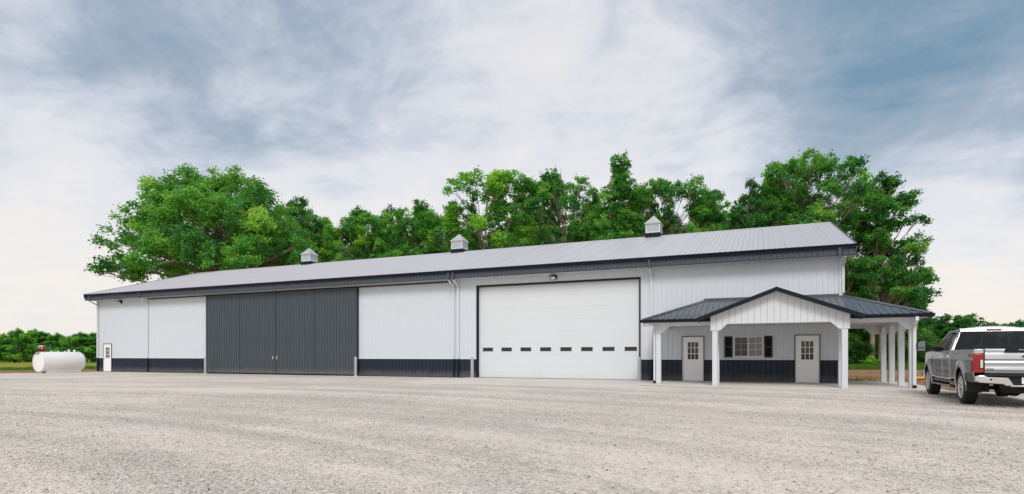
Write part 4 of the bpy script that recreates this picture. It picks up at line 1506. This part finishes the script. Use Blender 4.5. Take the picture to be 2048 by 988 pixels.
# tail lamps
for s in (-1, 1):
    tl = part('tail_light', truck)
    def sx(a, b): return (min(s * a, s * b), max(s * a, s * b))
    x0, x1 = sx(0.80, 1.005)
    MB().prism([(s * 0.80, -1.185), (s * 0.99, -1.185), (s * 1.012, -1.16), (s * 1.012, -1.03), (s * 0.98, -1.03), (s * 0.98, -1.12), (s * 0.80, -1.12)], 'z', 0.815, 1.262).build('red_lens', 'red_lens', tl, bevel=0.012)
    a, b = sx(0.806, 0.985)
    MB().box(a, b, -1.190, -1.184, 0.905, 1.135).build('lamp_well', 'black_plastic', tl)
    a, b = sx(0.818, 0.872)
    MB().box(a, b, -1.197, -1.186, 0.925, 1.12).build('reverse_lens', 'clear_lens', tl, bevel=0.006)
    a, b = sx(0.89, 0.98)
    MB().box(a, b, -1.193, -1.186, 0.91, 1.13).build('side_lens', 'red_lens', tl, bevel=0.004)
    a, b = sx(0.80, 0.985)
    MB().box(a, b, -1.175, -1.10, 1.264, 1.372).build('bed_corner_cap', 'truck_silver', tl, bevel=0.012)
# rear bumper
rb = part('rear_bumper', truck)
for s in (-1, 1):
    pts = [(s * 1.005, 0.735), (s * 0.93, 0.765), (s * 0.83, 0.76), (s * 0.79, 0.725), (s * 0.40, 0.715), (s * 0.30, 0.53), (s * 0.44, 0.525), (s * 0.50, 0.565), (s * 0.93, 0.59), (s * 0.995, 0.63)]
    m = MB().prism(pts, 'y', -1.40, -1.28)
    m.build('bumper_wing', 'chrome', rb, bevel=0.02)
    MB().prism([(s * 0.985, -1.28), (s * 0.985, -1.02), (s * 0.93, -1.02), (s * 0.93, -1.28)], 'z', 0.60, 0.735).build('bumper_return', 'chrome', rb, bevel=0.01)
    MB().lathe([(0.0, -0.006), (0.022, -0.006), (0.024, 0.002)], 'y', 14).build('parking_sensor', 'black_plastic', rb, (s * 0.72, -1.40, 0.665))
MB().box(-0.82, 0.82, -1.385, -1.12, 0.735, 0.785).build('step_pad', 'black_plastic', rb, bevel=0.012)
MB().box(-0.40, 0.40, -1.33, -1.15, 0.50, 0.733).build('bumper_centre', 'black_plastic', rb)
MB().box(-0.36, 0.36, -1.395, -1.335, 0.505, 0.545).build('lower_bar', 'chrome', rb, bevel=0.008)


def text_mesh(txt, size, mat, name, parent, M, depth=0.002):
    cu = bpy.data.curves.new(name, 'FONT')
    cu.body = txt; cu.size = size; cu.extrude = depth
    cu.align_x = 'CENTER'
    tmp = bpy.data.objects.new(name + '_tmp', cu)
    COL.objects.link(tmp)
    dg = bpy.context.evaluated_depsgraph_get()
    me = bpy.data.meshes.new_from_object(tmp.evaluated_get(dg))
    bpy.data.objects.remove(tmp)
    bpy.data.curves.remove(cu)
    me.transform(M)
    me.materials.clear(); me.materials.append(MATS[mat])
    return obj(name, me, parent)


pl = part('number_plate', truck)
MB().box(-0.155, 0.155, -1.348, -1.338, 0.575, 0.728).build('plate', 'plate_white', pl, bevel=0.004)
text_mesh('TK20', 0.078, 'plate_ink', 'plate_text', pl, Matrix.Translation((-0.065, -1.350, 0.620)) @ Matrix.Rotation(R(90), 4, 'X') @ Matrix.Diagonal((0.72, 1.15, 1, 1)))
# decal on both bed sides: red letters, grey figure
for o, s in zip(bed, (-1, 1)):
    w = float(half_w(np.array(-0.9), np.array(1.2))) + 0.012
    Mrot = Matrix(((0, 0, s, 0), (s * 1.0, 0, 0, 0), (0, 1, 0, 0), (0, 0, 0, 1)))
    text_mesh('FX', 0.135, 'decal_red', 'decal', o, Matrix.Translation((s * w, -0.79 if s < 0 else -0.93, 1.17)) @ Mrot @ Matrix.Shear('XY', 4, (0.0, 0.0)))
    text_mesh('4', 0.135, 'decal_grey', 'decal', o, Matrix.Translation((s * w, -0.925 if s < 0 else -0.795, 1.17)) @ Mrot)
# running boards
for s in (-1, 1):
    a, b = min(s * 0.84, s * 1.03), max(s * 0.84, s * 1.03)
    m = MB().box(a, b, 0.62, 3.40, 0.37, 0.42)
    ru = m.build('running_board', 'black_plastic', truck, bevel=0.015)
    MB().box(min(s * 0.985, s * 1.036), max(s * 0.985, s * 1.036), 1.05, 3.40, 0.385, 0.425).build('board_trim', 'chrome', ru, bevel=0.008)
# wheels
ty = MB()
tprof = [(0.265, -0.135), (0.30, -0.143), (0.36, -0.143), (0.395, -0.132), (0.413, -0.115), (0.42, -0.098), (0.42, -0.075), (0.411, -0.073), (0.411, -0.060), (0.42, -0.058), (0.42, -0.012), (0.411, -0.01), (0.411, 0.01), (0.42, 0.012),
         (0.42, 0.058), (0.411, 0.06), (0.411, 0.073), (0.42, 0.075), (0.42, 0.098), (0.413, 0.115), (0.395, 0.132), (0.36, 0.143), (0.30, 0.143), (0.265, 0.135)]
ty.lathe(tprof, 'x', 48)
tyre_me = ty.mesh('tyre', 'rubber', True)
lug = MB()
for k in range(44):
    a = 2 * math.pi * k / 44
    for off, x0, x1 in ((0, -0.112, -0.066), (0.5, 0.066, 0.112)):
        aa = a + off * 2 * math.pi / 44
        c, s_ = math.cos(aa), math.sin(aa)
        w = 0.017
        V = []
        for x in (x0, x1):
            for rr, dt in ((0.405, -w), (0.405, w), (0.4245, w), (0.4245, -w)):
                V.append((x, rr * c - dt * s_, rr * s_ + dt * c))
        lug.add(V, [(0, 1, 2, 3), (7, 6, 5, 4), (0, 4, 5, 1), (1, 5, 6, 2), (2, 6, 7, 3), (3, 7, 4, 0)])
lug_me = lug.mesh('tread', 'rubber')
rim = MB()
rim.lathe([(0.276, -0.130), (0.276, -0.139), (0.262, -0.139), (0.255, -0.125), (0.250, -0.112)], 'x', 40)
rim.lathe([(0.0, -0.098), (0.04, -0.098), (0.055, -0.085), (0.085, -0.082), (0.09, -0.05), (0.0, -0.05)], 'x', 24)
for k in range(8):
    a = 2 * math.pi * k / 8
    for sgn in (-1, 1):
        a0 = a + sgn * 0.10; a1 = a + sgn * 0.19
        V = []
        for rr, aa, w, xo in ((0.075, a0, 0.016, -0.092), (0.264, a1, 0.019, -0.130)):
            c, s_ = math.cos(aa), math.sin(aa)
            for dt, dx in ((-w, 0), (w, 0), (w, 0.03), (-w, 0.03)):
                V.append((xo + dx, rr * c - dt * s_, rr * s_ + dt * c))
        rim.add(V, [(0, 1, 2, 3), (7, 6, 5, 4), (0, 4, 5, 1), (1, 5, 6, 2), (2, 6, 7, 3), (3, 7, 4, 0)])
rim_me = rim.mesh('rim', 'rim_alloy', True)
disc = MB().lathe([(0.262, -0.125), (0.245, -0.07), (0.235, 0.05), (0.235, 0.12)], 'x', 36).lathe([(0.0, -0.02), (0.19, -0.02), (0.19, 0.01), (0.0, 0.01)], 'x', 28).lathe([(0.0, 0.10), (0.24, 0.10)], 'x', 24)
disc_me = disc.mesh('brake_disc', 'under_black', True)
for y in (RAX, FAX):
    for s in (-1, 1):
        w = part('wheel', truck)
        w.location = (s * 0.862, y, WR)
        if s > 0: w.rotation_euler = (0, 0, math.pi)
        obj('tyre', tyre_me, w); tag(obj('tread', lug_me, w), kind='stuff'); obj('rim', rim_me, w); obj('brake_disc', disc_me, w)
# underbody
m = MB()
m.tube([(-0.75, 0, WR), (0.75, 0, WR)], 0.05, 10)
m.tube([(-0.75, FAX, WR), (0.75, FAX, WR)], 0.045, 10)
m.build('axle', 'under_black', truck)
MB().lathe([(0.0, -0.17), (0.12, -0.14), (0.18, -0.04), (0.18, 0.05), (0.10, 0.16), (0.0, 0.18)], 'y', 20).build('differential', 'under_black', truck, (0.05, 0, WR - 0.02), smooth=True)
m = MB()
for s in (-1, 1):
    m.box(s * 0.45 - 0.04, s * 0.45 + 0.04, -1.25, 4.8, 0.52, 0.66)
m.box(-0.5, 0.5, -1.28, -1.12, 0.46, 0.60)
m.box(-0.03 - 0.06, 0.03 + 0.06, -1.42, -1.2, 0.40, 0.50)
m.build('chassis_frame', 'under_black', truck)
MB().lathe([(0.20, -0.11), (0.33, -0.12), (0.385, -0.08), (0.385, 0.08), (0.33, 0.12), (0.20, 0.11), (0.0, 0.05)], 'z', 28).build('spare_tyre', 'rubber', truck, (0.0, -0.72, 0.46), smooth=True)
MB().tube([(0.55, 1.2, 0.42), (0.60, -0.4, 0.40), (0.62, -0.9, 0.42), (0.80, -1.05, 0.42)], 0.045, 10).build('exhaust', 'steel_post', truck, smooth=True)
for s in (-1, 1):
    MB().box(s * 0.86 - 0.15, s * 0.86 + 0.15, -0.60, -0.585, 0.32, 0.62).build('mud_flap', 'rubber', truck)
    for yc in (RAX, FAX):
        pts = [(yc + 0.56 * math.cos(R(a)), 0.43 + 0.56 * math.sin(R(a))) for a in range(-10, 191, 20)]
        inner = [(yc + 0.545 * math.cos(R(a)), 0.43 + 0.545 * math.sin(R(a))) for a in range(190, -11, -20)]
        MB().prism(pts + inner, 'x', min(s * 0.55, s * 0.95), max(s * 0.55, s * 0.95)).build('wheel_liner', 'under_black', truck)

# ------------------------------------------------------------------ trees


def tubes_np(paths):
    """list of (points Nx3, radii N) -> one vert/quad set"""
    V, Q, off = [], [], 0
    for pts, rad, seg in paths:
        n = len(pts)
        d = np.gradient(pts, axis=0)
        d /= np.linalg.norm(d, axis=1, keepdims=True) + 1e-9
        ref = np.where(np.abs(d[:, 2:3]) < 0.9, np.array([[0, 0, 1.0]]), np.array([[1.0, 0, 0]]))
        s = np.cross(d, ref); s /= np.linalg.norm(s, axis=1, keepdims=True) + 1e-9
        u = np.cross(s, d)
        a = np.arange(seg) * 2 * math.pi / seg
        ring = pts[:, None] + (s[:, None] * np.cos(a)[None, :, None] + u[:, None] * np.sin(a)[None, :, None]) * rad[:, None, None]
        V.append(ring.reshape(-1, 3))
        i = np.arange(n * seg).reshape(n, seg)
        j = np.roll(i, -1, axis=1)
        Q.append(np.stack([i[:-1], j[:-1], j[1:], i[1:]], -1).reshape(-1, 4) + off)
        off += n * seg
    return np.concatenate(V), np.concatenate(Q)


def tree_meshes(seed, H, cb, R0, prof, ncl, cr, nleaf, leaf, tr, flat=0.72, shell=0.45, forks=1, droop=0.0, jut=0.12, limb=1.0, chain=0):
    """crown mesh, trunk mesh.  prof(t): relative radius of the crown at relative height t; cb: crown base height"""
    g = np.random.default_rng(seed)
    # --- leaf clumps spread through the crown volume, kept apart from each other
    cents = []
    tries = 0
    while len(cents) < ncl and tries < ncl * 80:
        tries += 1
        t = g.random() ** 0.85
        rmax = R0 * prof(t)
        if g.random() > (rmax / R0) ** 1.1 + 0.12: continue
        a = g.random() * 2 * math.pi
        rho = rmax * (shell + (1 - shell) * math.sqrt(g.random())) * (1 + jut * g.normal())
        p = np.array([rho * math.cos(a), rho * math.sin(a), cb + t * (H - cb - cr * 0.5)])
        p[2] -= droop * (rho / R0) ** 2 * (H - cb)
        if all(np.sum((p - q) ** 2) > (cr * 0.72) ** 2 for q in cents):
            cents.append(p)
    for t in np.linspace(0.62, 1.0, 5 + 3 * chain):
        a = g.random() * 2 * math.pi
        rr_ = R0 * prof(t) * 0.4 * g.random()
        cents.append(np.array([rr_ * math.cos(a), rr_ * math.sin(a), cb + t * (H - cb - cr * 0.3)]))
    cents = np.array(cents)
    n = len(cents)
    # --- trunk and limbs
    paths = []
    trunks = []
    for k in range(forks):
        lean = g.normal(0, 0.03 if forks == 1 else 0.12, 2) * H
        zz = np.linspace(-0.3, H * (0.86 if forks == 1 else 0.74), 14)
        f = (zz / H).clip(0, 1)
        wob = np.cumsum(g.normal(0, 0.012 * H / 6, (14, 2)), axis=0)
        wob -= wob[0]
        pts = np.stack([lean[0] * f ** 1.4 + wob[:, 0] * f, lean[1] * f ** 1.4 + wob[:, 1] * f, zz], -1)
        rad = tr / math.sqrt(forks) * (1 - 0.86 * f / 0.86) + 0.02
        rad[0] *= 1.5; rad[1] *= 1.15
        trunks.append((pts, rad))
        paths.append((pts, rad, 9))
    for c in cents:
        k = g.integers(forks)
        pts, rad = trunks[k]
        hd = math.hypot(c[0], c[1])
        za = min(max(c[2] - 0.75 * hd - g.random() * 0.08 * H, cb * 0.72), H * 0.8)
        i = int(np.clip(np.searchsorted(pts[:, 2], za), 1, len(pts) - 1))
        a = pts[i]
        m = (a + c) / 2 + np.array([0, 0, -0.06 * hd]) + g.normal(0, 0.05 * hd + 0.05, 3)
        s = np.linspace(0, 1, 7)[:, None]
        cur = (1 - s) ** 2 * a + 2 * s * (1 - s) * m + s ** 2 * c
        r0 = min(rad[i] * 0.6, 0.012 * H * (0.35 + hd / R0 * 0.5) * limb)
        paths.append((cur, np.linspace(r0, 0.02, 7), 5))
        for _ in range(3):     # twigs inside the clump
            e = c + np.clip(g.normal(0, cr * 0.45, 3), -cr * 0.7, cr * 0.7)
            b = cur[4]
            s4 = np.linspace(0, 1, 4)[:, None]
            paths.append((b * (1 - s4) + e * s4 + np.array([0, 0, 0.1]) * np.sin(s4 * 3.14), np.linspace(r0 * 0.35 + 0.012, 0.01, 4), 4))
    tv, tq = tubes_np(paths)
    # --- leaves: twig-end sprays inside each clump
    per = nleaf // n
    C, T = [], []
    for c in cents:
        k = 9
        dirs = g.normal(0, 1, (k, 3)); dirs /= np.linalg.norm(dirs, axis=1, keepdims=True)
        sub = dirs * (cr * (0.35 + 0.65 * g.random((k, 1)) ** 0.5)) * np.array([1, 1, flat])
        which = g.integers(0, k, per)
        pos = c + sub[which] + g.normal(0, cr * 0.20, (per, 3)) * np.array([1.15, 1.15, 0.75])
        base = np.clip(0.42 + g.normal(0, 0.17), 0.05, 0.9)
        C.append(pos)
        T.append(np.clip(base + 0.10 * g.normal(size=k)[which] + g.normal(0, 0.07, per), 0, 1))
    C = np.concatenate(C); T = np.concatenate(T)
    N = len(C)
    out = C - np.array([0, 0, cb + 0.4 * (H - cb)])
    out /= np.linalg.norm(out, axis=1, keepdims=True) + 1e-6
    nr = 0.35 * out + np.array([0, 0, 0.65]) + g.normal(0, 0.55, (N, 3))
    nr /= np.linalg.norm(nr, axis=1, keepdims=True)
    t1 = np.cross(nr, g.normal(0, 1, (N, 3))); t1 /= np.linalg.norm(t1, axis=1, keepdims=True)
    t2 = np.cross(nr, t1)
    L = leaf * (0.6 + 0.8 * g.random((N, 1)))
    W = L * 0.62
    v = np.stack([C - t1 * L / 2, C + t2 * W / 2 + t1 * L * 0.05, C + t1 * L / 2 - nr * L * 0.12, C - t2 * W / 2 + t1 * L * 0.05], 1).reshape(-1, 3)
    q = np.arange(N * 4).reshape(N, 4)
    crown = np_mesh('crown', v, q, 'leaf', np.repeat(T, 4))
    trunk = np_mesh('trunk', tv, tq, 'bark', smooth=True)
    return crown, trunk


def dome(t): return math.sqrt(max(0.0, 1 - (2 * t * 0.62 - 0.34) ** 2)) * (0.82 + 0.18 * (1 - t)) if t < 0.97 else 0.25
def oval(t): return math.sqrt(max(0.02, 1 - (2 * t - 0.95) ** 2))
def spire(t): return max(0.08, (1 - t) ** 0.9 + 0.04) * (0.85 + 0.15 * math.sin(11 * t + 1))
def vase(t): return 0.55 + 0.75 * t - 0.95 * max(0, t - 0.55) ** 1.3 * 1.6
def skirt(t): return math.sqrt(max(0.02, 1 - (1.15 * t - 0.22) ** 2)) * (1.0 - 0.25 * t)


KINDS = {
    'big': tree_meshes(11, 20.8, 11.6, 10.6, dome, 150, 1.45, 120000, 0.27, 0.75, shell=0.2, forks=5, droop=0.26, jut=0.09, flat=0.95),
    'oval1': tree_meshes(21, 18.0, 9.0, 4.6, oval, 52, 1.0, 31000, 0.25, 0.24, shell=0.25),
    'oval2': tree_meshes(22, 18.0, 8.5, 5.0, oval, 56, 1.0, 34000, 0.25, 0.22, shell=0.25, forks=2),
    'open': tree_meshes(23, 18.0, 9.0, 5.2, vase, 52, 0.95, 26000, 0.25, 0.20, shell=0.2, forks=2, jut=0.16),
    'spire': tree_meshes(24, 22.0, 9.0, 5.0, spire, 84, 0.8, 30000, 0.24, 0.20, shell=0.15, jut=0.12, limb=0.7, chain=1),
    'tall': tree_meshes(25, 20.0, 6.5, 4.8, oval, 72, 1.0, 38000, 0.25, 0.26, shell=0.2),
    'layer': tree_meshes(26, 20.0, 6.0, 5.3, skirt, 96, 1.05, 52000, 0.25, 0.32, flat=0.5, shell=0.25, droop=0.2, jut=0.18),
    'bush': tree_meshes(27, 5.0, 0.5, 2.6, oval, 34, 0.85, 14000, 0.22, 0.10, shell=0.2, forks=3),
    'under': tree_meshes(28, 9.0, 1.6, 3.4, oval, 46, 1.05, 19000, 0.28, 0.14, shell=0.2, forks=2),
    'far1': tree_meshes(31, 9.0, 0.5, 3.2, oval, 60, 0.75, 20000, 0.27, 0.16, shell=0.25),
    'far2': tree_meshes(32, 9.0, 0.3, 3.6, skirt, 64, 0.75, 22000, 0.27, 0.16, shell=0.25, forks=2),
    'far3': tree_meshes(33, 9.0, 1.0, 2.8, dome, 50, 0.7, 18000, 0.27, 0.15, shell=0.25),
}


def tree(kind, name, label, cat, x, y, sx, sz, rot, tone=(1, 1, 1), group=None, z=-0.1):
    crown, trunk = KINDS[kind]
    t = thing(name, label, cat, (x, y, z), R(rot), group)
    t.scale = (sx, sx, sz)
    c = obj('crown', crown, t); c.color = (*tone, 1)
    obj('trunk', trunk, t)
    return t


G = 'trees of the wood behind the barn'
BR = (1.25, 1.18, 0.9); DK = (0.62, 0.72, 0.8); MD = (0.9, 0.95, 0.95); YL = (1.5, 1.22, 0.8)
tree('big', 'broadleaf_tree', 'huge round-crowned broadleaf tree behind the left end of the barn', 'tree', -53.8, 16.2, 1.0, 1.0, 20, (1.12, 1.08, 0.95), G)


def by_px(px, top, Y, H):
    """ground spot on the depth line Y that the lens sees at px, and the height scale so that the top shows at row top"""
    ps = math.atan(1160 / 2694); D = 28.5 + Y
    X = D * math.tan(math.atan((px - 1024) / 1160) - ps)
    zc = -X * math.sin(ps) + D * math.cos(ps)
    return X, Y, (1.22 + (711 - top) * zc / 1160 + 0.1) / H


WOOD = [  # kind, px, top row, depth, width factor, rotation, tone, label
    ('oval2', 598, 402, 36, 0.8, 40, DK, 'dark tree just right of the huge round tree'),
    ('oval1', 648, 436, 42, 0.75, 70, MD, 'small leafy tree behind the leftmost roof cupola'),
    ('oval2', 715, 422, 34, 0.95, 150, (1.05, 1.05, 0.95), 'rounded tree between the left and middle roof cupolas, nearer the left one'),
    ('tall', 780, 418, 38, 0.68, 10, MD, 'slim tree midway between the left and middle roof cupolas'),
    ('oval1', 838, 405, 32, 0.92, 220, (0.95, 1.0, 0.9), 'twin-peaked tree left of the middle roof cupola'),
    ('oval2', 902, 432, 40, 0.75, 300, DK, 'low dark tree directly behind the middle roof cupola'),
    ('open', 988, 357, 30, 1.0, 30, BR, 'bright green open-crowned tree right of the middle roof cupola'),
    ('open', 1112, 351, 33, 0.88, 200, (0.95, 1.0, 0.95), 'open-crowned tree with bare pale trunk, second right of the middle cupola'),
    ('oval1', 1060, 408, 44, 1.0, 100, DK, 'dark tree filling the gap between two open-crowned trees'),
    ('spire', 1240, 312, 31, 1.0, 60, (0.85, 0.95, 0.9), 'tallest tree, narrow and pointed, left of the right roof cupola'),
    ('oval2', 1272, 384, 35, 0.62, 120, YL, 'yellow-green tree beside the pointed tree, behind the right cupola'),
    ('oval1', 1192, 402, 40, 0.7, 250, MD, 'mid green tree on the left flank of the pointed tree'),
    ('open', 1345, 366, 34, 0.82, 310, (0.85, 0.95, 0.95), 'lobed tree just right of the right roof cupola'),
    ('oval2', 1415, 388, 37, 0.66, 80, (0.95, 1.05, 0.95), 'short rounded tree over the right half of the roof'),
    ('tall', 1505, 366, 33, 0.72, 190, DK, 'dark tree left of the tall tree at the roof end'),
    ('oval1', 1560, 358, 36, 0.8, 15, (1.05, 1.05, 0.95), 'green tree shouldering the tall tree near the roof end'),
    ('open', 1622, 317, 34, 0.85, 260, (0.95, 1.0, 0.95), 'tall feathery tree above the right end of the roof'),
    ('tall', 1690, 372, 40, 0.85, 130, MD, 'tree rising just past the right roof corner'),
    ('layer', 1762, 352, 41, 0.90, 35, (0.66, 0.8, 0.8), 'rightmost large tree with tiered drooping branches behind the porch'),
]
for kind, px, top, Y, wf, rot, tone, lab in WOOD:
    H = {'oval1': 18, 'oval2': 18, 'open': 18, 'spire': 22, 'tall': 20, 'layer': 20}[kind]
    X, Y, sz = by_px(px, top, Y, H)
    tree(kind, 'pointed_tree' if kind == 'spire' else 'broadleaf_tree', lab, 'tree', X, Y, wf * (0.5 + 0.5 * sz), sz, rot, tone, G)
rnd = random.Random(5)
for i in range(16):      # second rank, mostly hidden by the roof; shade put into the tint
    px = 575 + i * 71 + rnd.uniform(-14, 14)
    X, Y, sz = by_px(px, 468 - 0.036 * (px - 575) + rnd.uniform(-10, 8), rnd.uniform(52, 64), 20)
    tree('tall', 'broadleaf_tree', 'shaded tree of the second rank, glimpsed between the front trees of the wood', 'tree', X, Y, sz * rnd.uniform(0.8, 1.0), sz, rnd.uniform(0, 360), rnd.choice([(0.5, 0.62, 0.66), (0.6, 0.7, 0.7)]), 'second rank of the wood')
for i, px in enumerate((1686, 1706, 1724, 1748, 1768, 1786)):    # wood past the porch, its shade put into the leaf tint
    X, Y, _ = by_px(px, 400, 52 + (i * 37 % 11), 9)
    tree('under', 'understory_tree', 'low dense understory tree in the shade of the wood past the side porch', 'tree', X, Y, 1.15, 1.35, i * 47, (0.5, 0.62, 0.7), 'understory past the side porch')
# bushes and weeds under the trees at the right
for i, (px, Y, s) in enumerate(((1700, 40, 0.7), (1722, 44, 0.9), (1752, 46, 0.8), (1690, 47, 1.1), (1775, 52, 0.9), (1735, 54, 1.2), (1800, 60, 1.1), (1835, 64, 1.0))):  # dark tint puts the shade under the trees into the leaves
    X, Y, _ = by_px(px, 700, Y, 5)
    tree('bush', 'bush', 'bush tinted dark for shade at the foot of the wood beyond the side porch', 'bush', X, Y, s, s * 0.95, i * 57, (0.5, 0.6, 0.55), 'bushes beyond the side porch')
X, Y, _ = by_px(1740, 700, 37.5, 5)
tree('bush', 'bush', 'small bright yellow-green bush at the foot of a trunk beyond the side porch', 'bush', X, Y, 0.30, 0.24, 12, (1.7, 1.4, 0.8))


def bare_trunk(px, Y, r, H, lean, label):
    X, Y, _ = by_px(px, 700, Y, 5)
    t = thing('tree_trunk', label, 'tree trunk', (X, Y, -0.15))
    pts = np.stack([np.linspace(0, lean, 12), 0.15 * np.sin(np.linspace(0, 4, 12)), np.linspace(0, H, 12)], -1)
    rad = np.linspace(r, r * 0.55, 12); rad[0] *= 1.35
    v, q = tubes_np([(pts, rad, 12)])
    obj('trunk', np_mesh('trunk', v, q, 'bark', smooth=True), t)


bare_trunk(1743, 39.5, 0.26, 13.0, 0.3, 'straight pale trunk seen between the porch posts')
bare_trunk(1757, 42.5, 0.20, 12.0, -0.2, 'thinner pale trunk right of the straight one, between the porch posts')

# far tree lines


def far_row(px0, px1, step, zdist, tops, name, label, group, tones, seed):
    rr = random.Random(seed)
    ps = math.atan(1160 / 2694)
    px = px0
    while px < px1:
        zc = zdist * rr.uniform(0.93, 1.10)
        xr = (px - 1024) / 1160 * zc
        X = xr * math.cos(ps) - zc * math.sin(ps); Y = -28.5 + xr * math.sin(ps) + zc * math.cos(ps)
        top = tops(px) + rr.uniform(-11, 8)
        Hn = 1.22 + (711 - top) * zc / 1160 + 0.1
        k = rr.choice(['far1', 'far2', 'far3', 'far1'])
        s = Hn / 9.0
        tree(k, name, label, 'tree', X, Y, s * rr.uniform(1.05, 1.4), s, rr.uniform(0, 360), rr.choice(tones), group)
        px += step * rr.uniform(0.75, 1.25)


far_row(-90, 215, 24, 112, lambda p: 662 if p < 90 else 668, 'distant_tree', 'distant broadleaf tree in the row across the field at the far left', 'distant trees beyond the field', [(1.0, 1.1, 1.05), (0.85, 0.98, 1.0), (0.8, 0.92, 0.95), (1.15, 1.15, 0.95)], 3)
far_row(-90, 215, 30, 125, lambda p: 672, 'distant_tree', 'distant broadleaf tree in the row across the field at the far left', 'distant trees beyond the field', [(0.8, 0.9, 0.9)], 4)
far_row(1690, 2500, 27, 118, lambda p: 641 if p < 1950 else 650, 'distant_tree', 'distant tree in the row behind the truck, tinted blue-green as haze', 'distant trees behind the truck', [(0.5, 0.70, 0.95), (0.42, 0.64, 0.88), (0.55, 0.74, 0.9)], 6)  # blue-green tint puts the distance haze into the leaf colour
far_row(1700, 2500, 34, 136, lambda p: 644, 'distant_tree', 'distant tree in the row behind the truck, tinted blue-green as haze', 'distant trees behind the truck', [(0.38, 0.58, 0.8)], 8)

# ------------------------------------------------------------------ weeds and grass at the edges of the soil


def grass(name, label, pts, hgt, n_each, mat='grass_blade'):
    g = np.random.default_rng(99)
    base = np.repeat(np.array(pts), n_each, axis=0)
    N = len(base)
    base[:, :2] += g.normal(0, 0.14, (N, 2))
    h = hgt * (0.5 + g.random(N))
    a = g.random(N) * 2 * math.pi
    lean = g.normal(0, 0.35, (N, 2)) * h[:, None]
    w = 0.018 + 0.012 * g.random(N)
    d = np.stack([np.cos(a) * w, np.sin(a) * w, 0 * a], -1)
    tip = base + np.concatenate([lean, h[:, None]], 1)
    v = np.stack([base - d, base + d, tip], 1).reshape(-1, 3)
    f = np.arange(N * 3).reshape(N, 3)
    return tag(obj(name, np_mesh(name, v, f, mat)), label, 'grass', kind='stuff')


g = np.random.default_rng(17)
pts = []
for _ in range(2600):
    px = g.uniform(1680, 2080); Y = g.uniform(31.5, 44) + (g.uniform(0, 20) if px > 1790 else 0)
    X, Y, _z = by_px(px, 700, Y, 5)
    pts.append((X, Y, -0.12))
grass('tall_grass', 'rough green grass along the foot of the wood beyond the soil', pts, 0.42, 14)
pts = [(g.normal(4.6, 1.3), g.normal(5.4, 0.9), -0.02) for _ in range(46)]
pts = [p for p in pts if p[1] > 3.6]
grass('weed_patch', 'sparse weeds growing on the soil behind the side porch', pts, 0.14, 5)
pts = []
for _ in range(1500):
    pts.append((g.uniform(-75, -57.5), g.uniform(-14, 22), -0.12))
grass('field_grass', 'short field grass beyond the soil bank at the far left', pts, 0.12, 12)
